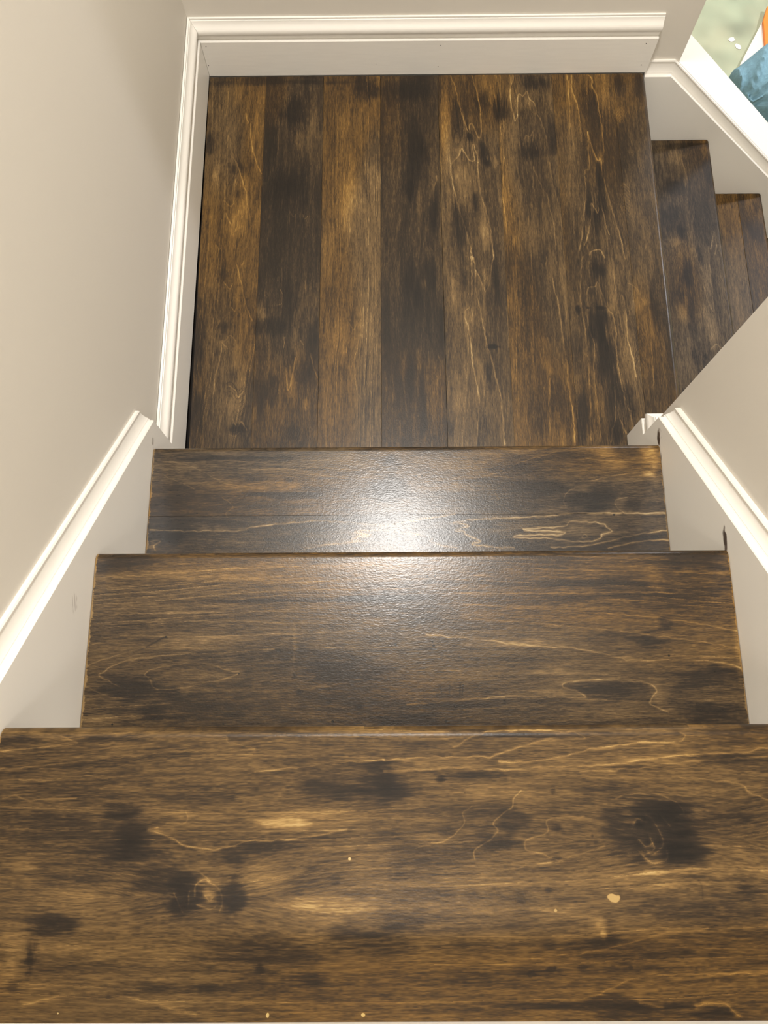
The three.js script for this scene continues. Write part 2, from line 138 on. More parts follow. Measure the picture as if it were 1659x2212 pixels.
const MARKS_LANDING = [
  line(1.3, 0.5, 79, 45, 99, 44, 115, 42, 148, 48, 175, 56, 202, 60, 234, 73, 266, 83, 302, 93, 331, 97, 369, 105), line(1.3, 0.5, 325, 50, 338, 62, 330, 68, 271, 70), line(1.3, 0.5, 356, 54, 384, 66, 409, 69, 394, 77), line(1.3, 0.5, 121, 97, 176, 100, 229, 113, 258, 125),
  line(1.3, 0.5, 99, 85, 127, 91), line(1.3, 0.5, 434, 38, 444, 45, 434, 49), line(1.1, 0.4, 116, 159, 176, 159, 243, 156, 290, 151, 334, 148, 372, 145), line(1.1, 0.4, 355, 190, 365, 195, 360, 199),
  line(1.1, 0.4, 360, 216, 371, 221, 365, 226), line(1.1, 0.4, 32, 45, 74, 47), stain(-0.28, 98.9, 66.7, 35.7, 16.1), stain(-0.28, 307.3, 75.8, 15.5, 11.1),
  stain(-0.28, 244.5, 68.5, 15.8, 13.5), stain(-0.5, 13, 130.4, 12.7, 130.2), stain(-0.5, 295.3, 173.3, 51.5, 49), stain(-0.5, 176, 142.7, 69.3, 15.9),
  stain(-0.5, 174.6, 10.9, 24.2, 9.1), stain(-0.5, 94.7, 190.6, 43.9, 32.2), stain(0.3, 121.3, 113.4, 62.4, 10.3), stain(0.3, 122.6, 234.7, 62.4, 11.4),
  stain(0.3, 176.6, 204, 21.5, 7.9), stain(0.3, 254.7, 30.8, 41.8, 9), stain(0.3, 371.3, 78.6, 45.3, 19.8), stain(0.3, 307.4, 89.1, 41.1, 8.9),
  stain(0.3, 335.2, 307.2, 76, 11.1), line(1.4, 0.65, 3, 542, 43, 552, 90, 560, 123, 568, 159, 578, 137, 579, 132, 584, 151, 592, 170, 598, 154, 604, 99, 604, 52, 598, 4, 588), line(1.4, 0.65, 234, 594, 215, 592, 186, 585, 223, 587, 231, 583, 226, 574, 202, 563, 199, 559, 215, 554, 233, 540, 254, 535, 299, 540, 350, 550, 388, 560, 434, 569, 473, 575), line(1.4, 0.65, 234, 594, 260, 594, 312, 598, 364, 609, 414, 616, 473, 619),
  line(1.4, 0.65, 267, 504, 285, 502, 301, 497, 332, 497), line(1.2, 0.3, 21, 634, 99, 642, 181, 639), line(1.2, 0.3, 4, 653, 234, 645), line(1.2, 0.3, 127, 655, 338, 645),
  line(1.2, 0.3, 5, 679, 39, 673, 100, 674), line(1.2, 0.3, 165, 426, 285, 425), line(1.2, 0.3, 151, 378, 284, 383), stain(-0.7, 166.9, 578.1, 16.2, 7.9),
  stain(-0.7, 207.4, 608.3, 34.5, 11.3), stain(-0.7, 234, 614, 13.2, 10.1), stain(-0.5, 38.9, 448.3, 30.7, 67.1), stain(-0.5, 219.2, 457.1, 83.9, 20.3),
  stain(-0.5, 96.6, 642.3, 41.1, 20.6), stain(-0.5, 332.7, 585.8, 25.5, 7.7), stain(-0.5, 71.3, 608.9, 33.2, 13.8), stain(-0.5, 297.8, 438.1, 31, 11.1),
  stain(-0.5, 383.3, 548.9, 50.1, 15.3), stain(-0.5, 362.6, 498.9, 50.4, 8.8), stain(-0.5, 125.8, 549.8, 54.2, 13.7), stain(-0.5, 35.1, 355.7, 30.8, 27.8),
  stain(0.4, 152.8, 526.3, 127.6, 9.1), stain(0.4, 349.5, 466.1, 65.7, 5.5), stain(0.4, 265.8, 366.9, 33.9, 15.7), stain(0.4, 234.2, 631.9, 15.8, 9),
  stain(0.4, 413.9, 602.5, 39.7, 13.1), stain(0.4, 286, 563, 51.6, 17.8), stain(0.2, 309.7, 333.6, 96.7, 31.1), stain(0.2, 123.7, 339.7, 48.9, 27.4),
  stain(0.2, 388.8, 596.9, 74.7, 15.3), stain(0.2, 389.2, 640.7, 74.7, 10.9), line(1.3, 0.5, 5, 683, 27, 678, 39, 674, 72, 673, 127, 680), line(1.3, 0.5, 111, 686, 61, 689, 54, 695, 61, 701, 47, 710, 67, 715, 82, 726, 106, 729, 120, 735, 155, 744, 198, 748),
  line(1.3, 0.5, 127, 680, 111, 686), line(1.3, 0.5, 192, 695, 165, 701, 168, 709, 152, 719), line(1.3, 0.5, 246, 714, 261, 718, 301, 731, 316, 741, 339, 742, 390, 750, 440, 751), line(1.3, 0.5, 235, 750, 288, 754, 347, 764, 403, 767),
  line(1.3, 0.5, 349, 704, 287, 710, 246, 714), line(1.3, 0.5, 6, 813, 46, 812, 82, 820, 129, 823, 183, 824), line(1.3, 0.5, 6, 804, 101, 802, 209, 797, 314, 790), line(1.5, 0.65, 4, 851, 15, 858, 40, 858, 63, 866, 110, 868, 162, 871, 210, 871),
  line(1.5, 0.65, 156, 839, 183, 842, 215, 849, 231, 856, 225, 861, 263, 863, 305, 868, 371, 879, 404, 885, 441, 890, 475, 894), line(1.5, 0.65, 156, 839, 199, 837, 236, 837, 256, 833, 258, 825, 302, 824, 353, 818, 441, 803, 455, 799), line(1.5, 0.65, 307, 849, 361, 846, 358, 841, 340, 833, 366, 832, 416, 820, 441, 812), line(1.5, 0.65, 307, 851, 366, 857, 416, 864),
  line(1.5, 0.65, 465, 819, 456, 824, 452, 844, 471, 851), line(0.8, 0.22, 302, 897, 289, 905, 295, 911, 302, 917), line(0.8, 0.22, 310, 897, 298, 905, 303, 911, 311, 917), line(0.8, 0.22, 319, 896, 306, 904, 311, 910, 319, 916),
  line(0.8, 0.22, 327, 895, 314, 903, 319, 909, 327, 915), line(0.8, 0.22, 335, 895, 322, 902, 328, 909, 335, 915), line(0.8, 0.22, 343, 894, 331, 902, 336, 908, 344, 914), line(0.8, 0.22, 351, 893, 339, 901, 344, 907, 352, 913),
  line(0.8, 0.22, 360, 893, 347, 900, 352, 906, 360, 912), line(0.8, 0.22, 368, 892, 355, 900, 360, 906, 368, 912), line(0.8, 0.22, 376, 891, 363, 899, 368, 905, 376, 911), line(0.8, 0.25, 110, 903, 102, 910, 94, 917, 108, 923),
  line(0.8, 0.25, 118, 903, 110, 909, 102, 917, 115, 922), line(0.8, 0.25, 126, 902, 118, 908, 109, 916, 123, 922), line(0.8, 0.25, 133, 901, 125, 908, 117, 915, 131, 921), line(0.8, 0.25, 141, 901, 133, 907, 125, 915, 138, 920),
  stain(-0.65, 25, 719.4, 22.4, 32.4), stain(-0.65, 335.3, 852.8, 55.8, 9.9), stain(-0.65, 273.2, 853.1, 28.6, 8.9), stain(-0.65, 347.8, 827.6, 35.5, 6.6),
  stain(-0.42, 208.4, 709.5, 21.2, 29.3), stain(-0.42, 87.7, 851.3, 62.9, 16), stain(-0.42, 105, 651, 32.8, 20.6), stain(-0.42, 197.1, 913, 74, 11.3),
  stain(-0.42, 27.1, 918.2, 36.4, 11.5), stain(-0.42, 30.9, 749.2, 25.2, 23.1), stain(-0.42, 386, 840.1, 22.6, 8.7), stain(-0.42, 168.7, 761.5, 42.9, 13.6),
  stain(-0.42, 33.2, 963.9, 33.5, 18.5), stain(0.4, 59.6, 814.3, 49.8, 9.2), stain(0.4, 80.7, 707.2, 19.3, 13.8), stain(0.4, 223.2, 859.2, 15.9, 7.9),
  stain(0.4, 155.6, 803.2, 106.5, 9.1), stain(0.25, 338.6, 660.6, 100.8, 26.5), stain(0.25, 389.9, 723.8, 62.3, 32.8), stain(0.25, 107.7, 911.5, 16.4, 11.4),
  stain(0.25, 237.3, 945.5, 52.3, 8.9), stain(0.25, 427.3, 699.9, 39.6, 43.5), line(1.2, 0.45, 521, 57, 538, 71, 526, 75), line(1.2, 0.45, 611, 51, 625, 49),
  line(1.2, 0.45, 656, 57, 656, 66, 644, 76, 656, 87), line(1.2, 0.45, 660, 60, 674, 71), line(1.2, 0.45, 667, 60, 695, 57, 740, 49, 773, 47), line(1.2, 0.45, 756, 79, 765, 90, 781, 98, 767, 106),
  line(1.2, 0.45, 827, 88, 842, 97, 833, 105, 851, 116), line(1.2, 0.45, 780, 76, 811, 71, 833, 64, 861, 63), line(1.2, 0.45, 859, 84, 862, 96, 855, 102), line(1.2, 0.45, 482, 83, 531, 94, 583, 107, 612, 119),
  line(1.2, 0.45, 482, 92, 472, 96), line(1.2, 0.45, 581, 77, 589, 82, 583, 85), line(1.2, 0.5, 541, 174, 551, 178, 572, 177, 577, 171), line(1.2, 0.5, 574, 177, 593, 178),
  line(1.2, 0.5, 650, 185, 673, 184), line(1.2, 0.5, 657, 219, 666, 224), line(1.2, 0.5, 718, 190, 766, 195, 741, 201, 696, 208), line(1.2, 0.5, 804, 231, 806, 233),
  line(1.2, 0.5, 687, 239, 719, 246, 739, 254), line(1.2, 0.5, 522, 225, 539, 227), line(0.7, -0.25, 751, 72, 749, 83, 765, 96, 754, 108), line(0.7, -0.25, 761, 73, 759, 83, 775, 96, 764, 108),
  line(0.7, -0.25, 771, 73, 769, 84, 785, 97, 774, 109), line(0.7, -0.25, 781, 74, 779, 84, 795, 97, 784, 109), line(0.7, -0.25, 791, 74, 789, 84, 805, 97, 794, 109), line(0.7, -0.25, 801, 75, 799, 85, 815, 98, 804, 110),
  line(0.7, -0.25, 811, 75, 809, 85, 825, 98, 814, 110), stain(-0.6, 806.4, 13.4, 71.8, 18.5), stain(-0.6, 848.6, 99.4, 8.7, 16.3), stain(-0.25, 687.7, 54.7, 18.3, 9.4),
  stain(-0.25, 498.8, 58.2, 19.4, 9.7), stain(-0.25, 625.3, 60, 11.7, 12.7), stain(-0.25, 728.9, 85.9, 13.5, 12.5), stain(-0.42, 626.1, 161.6, 21, 33.8),
  stain(-0.42, 567.4, 193.9, 56.7, 19.2), stain(-0.42, 673.1, 240.7, 45.7, 14.7), stain(-0.42, 763.2, 155.6, 31.1, 26.9), stain(-0.42, 855.9, 205.5, 13, 10.2),
  stain(-0.42, 671.3, 5.6, 68.4, 10.5), stain(-0.42, 730, 227.2, 27, 20.8), stain(0.45, 536.5, 225.2, 13.2, 4.7), stain(0.45, 752.3, 200.8, 31.2, 10.4),
  stain(0.45, 593, 135, 17.7, 7.7), stain(0.45, 797, 230.7, 11, 5.1), stain(0.22, 672, 100.1, 90.8, 23.1), stain(0.22, 795.9, 84.8, 26.4, 22.6),
  stain(0.22, 673.5, 288.9, 59.2, 27.3), stain(0.22, 706.9, 174.6, 27.2, 16.7), stain(0.22, 786.4, 279.9, 65.8, 20.6), line(1.5, 0.65, 467, 572, 571, 569, 594, 555, 618, 557, 639, 562, 699, 566, 744, 571, 778, 576, 811, 576, 854, 571, 884, 568),
  line(1.5, 0.65, 469, 576, 498, 580, 535, 578, 580, 585, 634, 592, 671, 597, 704, 606, 744, 612, 789, 621, 884, 623), line(1.5, 0.65, 498, 580, 523, 590, 548, 599, 523, 607, 494, 612, 462, 619), line(1.1, 0.35, 466, 501, 490, 504, 534, 502), line(1.1, 0.35, 680, 495, 698, 499, 705, 502),
  line(1.1, 0.35, 734, 404, 765, 406, 809, 403), line(1.1, 0.35, 559, 644, 676, 640), line(1.1, 0.35, 618, 316, 634, 326, 613, 331), line(1.1, 0.35, 676, 333, 708, 327, 765, 333),
  line(1.1, 0.35, 685, 310, 651, 316), line(1.1, 0.35, 553, 473, 615, 472, 656, 463), stain(-1, 674.5, 609.2, 5.1, 11.5), stain(-0.5, 533.7, 450.1, 66.7, 17.1),
  stain(-0.5, 742.9, 440.8, 44.6, 8.3), stain(-0.5, 776.6, 462.9, 48.5, 7.2), stain(-0.5, 523.1, 619.8, 55, 9.6), stain(-0.5, 640.6, 505.4, 50.7, 7.4),
  stain(-0.5, 509.8, 487, 43.4, 12.9), stain(-0.5, 842.6, 463.8, 26, 8.1), stain(-0.3, 732.9, 596.4, 24.7, 7.3), stain(-0.3, 529.7, 553.1, 62, 11.8),
  stain(-0.3, 674.4, 401.9, 90.6, 18.8), stain(-0.3, 849.5, 518.6, 21.6, 12.2), stain(-0.3, 809, 355.9, 35, 12.3), stain(-0.3, 608.7, 319.8, 32.7, 8.5),
  stain(0.4, 533.8, 471.5, 16.8, 7.5), stain(0.4, 708.9, 426.7, 31.7, 7.3), stain(0.4, 558.3, 528.7, 35.6, 14.9), stain(0.4, 721.5, 580.2, 33.8, 9.3),
  stain(0.4, 610.7, 563.2, 23.4, 10.6), stain(0.4, 709.2, 457.9, 31.7, 5.2), stain(0.4, 510.8, 598.8, 26.5, 10.7), stain(0.25, 627.7, 355.8, 92, 21.1),
  stain(0.25, 777.6, 588.4, 33.1, 20.6), stain(0.25, 754.5, 486.1, 66.4, 16.5), stain(0.25, 766.1, 541.5, 44.3, 20.6), line(1.4, 0.6, 515, 739, 540, 740, 570, 747, 615, 750, 676, 753, 712, 757, 760, 756, 818, 761, 880, 761),
  line(1.4, 0.6, 469, 805, 515, 798, 566, 794, 606, 796, 652, 799, 737, 799, 876, 793), line(1.4, 0.6, 591, 806, 566, 807, 541, 812, 538, 825, 528, 831, 543, 836, 571, 843, 594, 850, 606, 858, 641, 860, 689, 858, 732, 859, 761, 863, 796, 868, 812, 871, 815, 878), line(1.4, 0.6, 591, 806, 635, 807, 665, 814, 689, 814, 713, 810, 756, 809, 795, 810, 853, 812, 880, 811), line(1.4, 0.6, 559, 880, 586, 884, 665, 884, 702, 890, 742, 893),
  line(1.4, 0.6, 880, 831, 853, 836, 830, 844, 765, 847, 784, 848), line(1.4, 0.6, 800, 853, 830, 853, 851, 859, 863, 863), line(1.1, 0.4, 484, 718, 494, 724, 468, 730), line(1.1, 0.4, 565, 716, 605, 722, 630, 721),
  line(1.1, 0.4, 654, 721, 683, 724, 712, 720), line(1.1, 0.4, 531, 893, 536, 904, 549, 914, 574, 921), line(1.1, 0.4, 745, 720, 806, 715, 880, 712), line(1.1, 0.4, 777, 894, 826, 896),
  line(1.1, 0.4, 666, 930, 761, 926), line(0.7, -0.3, 641, 899, 626, 910, 646, 919), line(0.7, -0.3, 652, 898, 637, 909, 657, 918), line(0.7, -0.3, 663, 897, 648, 908, 668, 917),
  line(0.7, -0.3, 674, 897, 659, 907, 679, 916), line(0.7, -0.3, 685, 896, 670, 906, 690, 915), line(0.7, -0.3, 696, 895, 681, 905, 701, 914), line(0.7, -0.3, 706, 894, 692, 904, 711, 913),
  line(0.7, -0.3, 717, 893, 703, 903, 722, 912), stain(-0.85, 625.6, 825.3, 46.4, 16.6), stain(-0.85, 588.1, 832.7, 4, 8.9), stain(-0.85, 590.7, 785.6, 8.7, 4.5),
  stain(-0.85, 588.4, 808.1, 3.5, 4), stain(-0.6, 701.1, 834.9, 45.3, 19.7), stain(-0.6, 791.2, 860.2, 48.5, 25.9), stain(-0.6, 829.9, 779.6, 52.4, 19.3),
  stain(-0.6, 497.5, 832.9, 20.4, 13.6), stain(-0.6, 853.3, 846.4, 25, 15), stain(-0.6, 652.5, 810, 36.4, 4.4), stain(-0.3, 806.5, 742.5, 57.4, 25.9),
  stain(-0.3, 807.6, 884.6, 46, 8.6), stain(-0.3, 688.5, 763.4, 38.3, 17.6), stain(-0.3, 829.2, 689.5, 45.6, 25.8), stain(-0.3, 592, 948.4, 73.7, 13.4),
  stain(0.35, 724.1, 721.6, 19, 7.6), stain(0.35, 540.2, 759.8, 60.1, 7.9), stain(0.35, 574.2, 909.8, 27.4, 12.3), stain(0.35, 591.2, 854.7, 14.9, 11.2),
  stain(0.35, 528.5, 864.3, 50.4, 13.5), stain(0.35, 589.6, 658.3, 73.8, 13.4),
];
const MARKS_LOWER = [
  line(1.6, 0.45, 211, 167, 273, 155, 314, 156, 365, 166), line(1.6, 0.45, 308, 190, 383, 187, 479, 184, 459, 173, 416, 166), line(1.6, 0.45, 579, 165, 566, 178, 575, 189), line(1.6, 0.45, 62, 152, 127, 161),
  line(1.6, 0.45, 273, 206, 315, 195), line(1.6, 0.45, 304, 211, 328, 204), line(1.6, 0.45, 382, 167, 349, 167), stain(-0.8, 262, 129.9, 19.1, 9.1),
  stain(-0.8, 392.1, 126.8, 36.8, 14.9), stain(-0.45, 226.8, 113.8, 38.5, 27.4), stain(-0.45, 498.2, 127.3, 83.8, 9), stain(-0.45, 596.5, 150.1, 7, 4),
  stain(-0.45, 137.9, 129, 21.6, 33.9), stain(-0.45, 91.5, 214.5, 32.7, 12.4), stain(-0.45, 338.3, 168.5, 23.8, 6), stain(-0.45, 594.7, 125.7, 19, 8.7),
  stain(-0.45, 432.2, 113.7, 33.1, 8.9), stain(0.35, 54, 131.3, 22.1, 34.3), stain(0.35, 514.8, 166.6, 45.1, 20.5), stain(0.35, 296.6, 109.7, 10.3, 18.1),
  stain(0.35, 382.5, 178.5, 40.2, 11.9), stain(0.35, 481.7, 108.5, 32.6, 14.7), stain(-0.35, 20.9, 166, 9.3, 62.6),
];
const RAMP = [[-1.0, 24, 20, 17], [-0.6, 43, 34, 27], [-0.25, 68, 52, 36], [0, 94, 71, 43], [0.3, 121, 92, 54], [0.6, 152, 116, 67], [1.0, 198, 160, 98], [1.6, 232, 205, 150]];
const STAIN = [0.80, 0.785, 0.69];
function ramp(t, o) {
  let i = 0; while (i < RAMP.length - 2 && t > RAMP[i + 1][0]) i++;
  const a = RAMP[i], b = RAMP[i + 1], k = Math.min(1, Math.max(0, (t - a[0]) / (b[0] - a[0])));
  for (let c = 0; c < 3; c++) o[c] = (a[c + 1] + (b[c + 1] - a[c + 1]) * k) * STAIN[c];
}
function curve(p) {                                   // rounds a polyline (Catmull-Rom), in metres
  const n = p.length / 2, at = (i) => { i = Math.min(n - 1, Math.max(0, i)); return [p[2 * i] / 1000, p[2 * i + 1] / 1000]; }, out = [];
  for (let i = 0; i < n - 1; i++) {
    const a = at(i - 1), b = at(i), c = at(i + 1), d = at(i + 2);
    for (let k = 0; k < 5; k++) { const t = k / 5, q = [0, 0]; for (let j = 0; j < 2; j++) q[j] = 0.5 * (2 * b[j] + (c[j] - a[j]) * t + (2 * a[j] - 5 * b[j] + 4 * c[j] - d[j]) * t * t + (3 * b[j] - a[j] - 3 * c[j] + d[j]) * t * t * t); out.push(q); }
  }
  out.push(at(n - 1)); return out;
}
// U along the grain, V across (metres); boards: [{ v0, seed, tone, ring, amp, bend }] sorted by v0
function wood({ U, V, w, h, boards, marks, across = false, blotch = 0.42, grey = 0.35, rawEnd = 0, dark = 0 }) {
  const du = U / w, dv = V / h, T = new Float32Array(w * h), G = new Float32Array(w * h), F = new Float32Array(w * h);
  const box = (u0, u1, v0, v1, f) => {
    for (let j = Math.max(0, Math.floor(v0 / dv)); j <= Math.min(h - 1, Math.ceil(v1 / dv)); j++)
      for (let i = Math.max(0, Math.floor(u0 / du)); i <= Math.min(w - 1, Math.ceil(u1 / du)); i++) f(i, j, (i + 0.5) * du, (j + 0.5) * dv);
  };
  for (let j = 0; j < h; j++) {
    const v = (j + 0.5) * dv; let b = boards[0]; for (const c of boards) if (v >= c.v0) b = c;
    const s = b.seed;
    for (let i = 0; i < w; i++) {
      const u = (i + 0.5) * du;
      let wv = v + 0.022 * (fbm(u * 1.9, v * 5, s, 2) - 0.5) + 0.004 * (noise(u * 11, v * 30, s + 5) - 0.5);
      for (const k of b.knots || []) { const x = (u - k[0]) / (k[2] * 2.6), y = (v - k[1]) / k[2]; wv += k[2] * 0.55 * Math.sign(y) * Math.exp(-(x * x + y * y) * 0.6); }
      const ph = (wv + (b.bend || 0) * (u - (b.mid || 0.4)) ** 2 * (1 + 0.6 * noise(u * 4, 0, s))) / b.ring + 1.3 * noise(v * 20, u * 1.5, s + 3);
      const id = Math.floor(ph), f = ph - id, str = hash2(id, s, 7) ** 1.5 * smooth(0.25, 0.7, noise(u * 3.5, id * 3.7, s + 8));
      const mm = f * b.ring * 1000, mn = (1 - f) * b.ring * 1000;
      let t = b.tone + b.amp * str * (Math.exp(-mm / 0.7) * 1.1 - 0.5 * Math.exp(-mn / 2.2)) + b.amp * 0.22 * (f - 0.5) * hash2(id, s, 9);
      const fib = (noise(u * 85, wv * 900, s + 11) - 0.5) * 0.5 + (noise(u * 260, wv * 2000, s + 12) - 0.5) * 0.40 + (noise(u * 16, wv * 260, s + 13) - 0.5) * 0.26;
      const pore = noise(u * 130, wv * 1300, s + 14);
      t += fib - (pore > 0.8 ? (pore - 0.8) * 1.2 : 0);
      t += blotch * (fbm(u * 3.2, wv * 11, s + 20, 3) - 0.5) * 2;
      t -= 0.26 * blotch * 2 * smooth(0.54, 0.62, fbm(u * 5 + 3, wv * 24, s + 30, 3));
      t += 0.22 * blotch * 2 * smooth(0.56, 0.68, fbm(u * 6, wv * 34 + 9, s + 40, 3));
      T[j * w + i] = t; F[j * w + i] = fib; G[j * w + i] = fbm(u * 2.4, wv * 8, s + 50, 2);
    }
  }
  for (const m of marks) {
    if (m.t === 'line') {
      const c = curve(m.p), r = m.w * 0.00105, R = r * 4 + 0.004, best = new Map();
      for (let q = 0; q < c.length - 1; q++) {
        const [ax, ay] = c[q], [bx, by] = c[q + 1], lx = bx - ax, ly = by - ay, l2 = lx * lx + ly * ly + 1e-12, l = Math.sqrt(l2);
        box(Math.min(ax, bx) - R, Math.max(ax, bx) + R, Math.min(ay, by) - R, Math.max(ay, by) + R, (i, j, u, v) => {
          u += 0.0022 * (noise(u * 130, v * 130, 71) - 0.5); v += 0.0022 * (noise(u * 130, v * 130, 72) - 0.5);
          const k = Math.min(1, Math.max(0, ((u - ax) * lx + (v - ay) * ly) / l2)), x = u - ax - k * lx, y = v - ay - k * ly, d = Math.hypot(x, y), key = j * w + i, old = best.get(key);
          if (!old || d < old[0]) best.set(key, [d, (x * ly - y * lx) / l]);
        });
      }
      for (const [k, [d, side]] of best) {
        const i = k % w, j = (k - i) / w, n = noise(i * du * 26, j * dv * 26, 73);
        const a = Math.exp(-((d / r) ** 2)) * (0.15 + 1.1 * n), halo = Math.exp(-d / (r * 2.6)) * (side > 0 ? 0.26 : -0.24);
        T[k] += m.d * 1.2 * (a + halo * (m.d > 0 ? 1 : 0));
      }
    } else {
      const u0 = m.u / 1000, v0 = m.v / 1000, ru = Math.max(m.ru / 1000, 0.0008), rv = Math.max(m.rv / 1000, 0.0008), hard = m.t === 'spot';
      const lu = across ? 9 : 22, lv = across ? 60 : 90;
      box(u0 - ru * 2.2, u0 + ru * 2.2, v0 - rv * 2.2, v0 + rv * 2.2, (i, j, u, v) => {
        const k = j * w + i;
        let q = Math.hypot((u - u0) / ru, (v - v0) / rv);
        if (hard) { q += 0.5 * (noise(u * 260, v * 260, 81) - 0.5); const a = 1 - smooth(0.85, 1.15, q); if (a > 0) T[k] += (m.d - T[k]) * a; return; }
        q += 0.9 * (fbm(u * 1.3 / ru, v * 1.3 / rv, 82 + Math.round(m.u), 3) - 0.5) + 0.9 * (fbm(u * lu, v * lv, 84, 2) - 0.5) + 0.55 * (noise(u * 40, v * 600, 83) - 0.5);
        const a = 1 - smooth(0.25, 1.45, q);
        if (a <= 0) return;
        if (m.t === 'sapwood') T[k] = T[k] * (1 - 0.75 * a) + a * 0.75 * (m.d + F[k] * 0.6);
        else T[k] += m.d * a;
      });
    }
  }
  if (rawEnd) for (let j = 0; j < h; j++) for (let e = 0; e < 2; e++) for (let i = 0; i < w * 0.012; i++) {   // bare wood left where the brush stopped at the cut ends
    const k = j * w + (e ? w - 1 - i : i), x = i * du, lim = 0.0012 + 0.0045 * fbm(j * dv * 60, e * 5, 91, 3) * rawEnd;
    T[k] += (0.75 - T[k]) * (1 - smooth(lim * 0.6, lim, x + 0.0016 * (noise(j * dv * 700, e, 92) - 0.5)));
  }
  const data = new Uint8Array(w * h * 4), o = [0, 0, 0];
  for (let k = 0; k < w * h; k++) {
    let t = T[k] + dark; if (t < -0.45) t = -0.45 + (t + 0.45) * 0.45 ; ramp(t, o);
    const g = grey * smooth(0.35, 0.6, G[k]), l = o[0] * 0.36 + o[1] * 0.44 + o[2] * 0.2;
    data[4 * k] = o[0] + (l * 1.02 - o[0]) * g; data[4 * k + 1] = o[1] + (l * 0.97 - o[1]) * g; data[4 * k + 2] = o[2] + (l * 0.93 - o[2]) * g; data[4 * k + 3] = 255;
  }
  const tex = new THREE.DataTexture(data, w, h, THREE.RGBAFormat);
  tex.colorSpace = THREE.SRGBColorSpace; tex.magFilter = THREE.LinearFilter; tex.minFilter = THREE.LinearMipmapLinearFilter; tex.generateMipmaps = true; tex.needsUpdate = true;
  return tex;
}
function grayTexture(w, h, f, repeat = true) {
  const d = new Uint8Array(w * h * 4);
  for (let j = 0; j < h; j++) for (let i = 0; i < w; i++) { const v = Math.max(0, Math.min(255, 255 * f(i / w, j / h))), k = 4 * (j * w + i); d[k] = d[k + 1] = d[k + 2] = v; d[k + 3] = 255; }
  const t = new THREE.DataTexture(d, w, h, THREE.RGBAFormat); t.magFilter = THREE.LinearFilter;
  if (repeat) t.wrapS = t.wrapT = THREE.RepeatWrapping;
  t.needsUpdate = true; return t;
}
function colourTexture(w, h, f) {
  const d = new Uint8Array(w * h * 4), o = [0, 0, 0];
  for (let j = 0; j < h; j++) for (let i = 0; i < w; i++) { f((i + 0.5) / w, (j + 0.5) / h, o); const k = 4 * (j * w + i); d[k] = o[0]; d[k + 1] = o[1]; d[k + 2] = o[2]; d[k + 3] = 255; }
  const t = new THREE.DataTexture(d, w, h, THREE.RGBAFormat); t.colorSpace = THREE.SRGBColorSpace; t.magFilter = THREE.LinearFilter; t.needsUpdate = true; return t;
}
// periodic noise for tiles
const tileNoise = (x, y, nx, ny, s) => {
  const X = x * nx, Y = y * ny, xi = Math.floor(X), yi = Math.floor(Y), fx = X - xi, fy = Y - yi, a = fx * fx * (3 - 2 * fx), b = fy * fy * (3 - 2 * fy);
  const g = (i, j) => hash2(((i % nx) + nx) % nx, ((j % ny) + ny) % ny, s);
  return g(xi, yi) * (1 - a) * (1 - b) + g(xi + 1, yi) * a * (1 - b) + g(xi, yi + 1) * (1 - a) * b + g(xi + 1, yi + 1) * a * b;
};
// ------------------------------------------------------------------ materials
const fibreRelief = (along) => {                       // 0.25 m tile of fibre relief, grain along s or t
  const t = grayTexture(512, 512, (x, y) => { if (along === 't') [x, y] = [y, x]; return 0.35 * tileNoise(x, y, 60, 220, 201) + 0.35 * tileNoise(x, y, 130, 250, 202) + 0.3 * tileNoise(x, y, 200, 200, 203); });
  return t;
};
const reliefS = fibreRelief('s'), reliefT = fibreRelief('t');
function woodMaterial(map, relief, repU, repV, rough = 0.36, spec = 0.55) {
  const b = relief.clone(); b.repeat.set(repU, repV); b.needsUpdate = true;
  return new THREE.MeshPhysicalMaterial({ map, roughness: rough, bumpMap: b, bumpScale: 0.00012, specularIntensity: spec });
}
const TREAD_W = X_RIGHT - X_LEFT - 0.0012;
const treadDepth = { first: 0.264, second: 0.264, third: 0.266 };
const texThird = wood({ U: 0.85, V: 0.27, w: 2048, h: 704, marks: MARKS_THIRD, rawEnd: 0.6, blotch: 0.36, grey: 0.2, dark: -0.04,
  boards: [{ v0: 0, seed: 11, tone: 0.02, ring: 0.008, amp: 0.6, bend: 0.05, mid: 0.45, knots: [[0.219, 0.156, 0.024], [0.705, 0.108, 0.03]] }] });
const texSecond = wood({ U: 0.85, V: 0.27, w: 2048, h: 704, marks: MARKS_SECOND, rawEnd: 1.3, blotch: 0.3, grey: 0.3, dark: 0.0,
  boards: [{ v0: 0, seed: 23, tone: -0.02, ring: 0.006, amp: 0.75, bend: -0.09, mid: 0.42 }] });
const texFirst = wood({ U: 0.85, V: 0.27, w: 2048, h: 704, marks: MARKS_FIRST, rawEnd: 1.3, blotch: 0.34, grey: 0.42, dark: -0.08,
  boards: [{ v0: 0, seed: 31, tone: 0, ring: 0.006, amp: 0.6, bend: 0.16, mid: 0.5 }, { v0: 0.1205, seed: 37, tone: -0.14, ring: 0.03, amp: 0.4, bend: 0.05 }] });
const JOINTS = [0.0035, 0.1257, 0.2556, 0.3822, 0.5115, 0.6425, 0.7675, 0.904];      // left edges of the landing planks, from X_LEFT
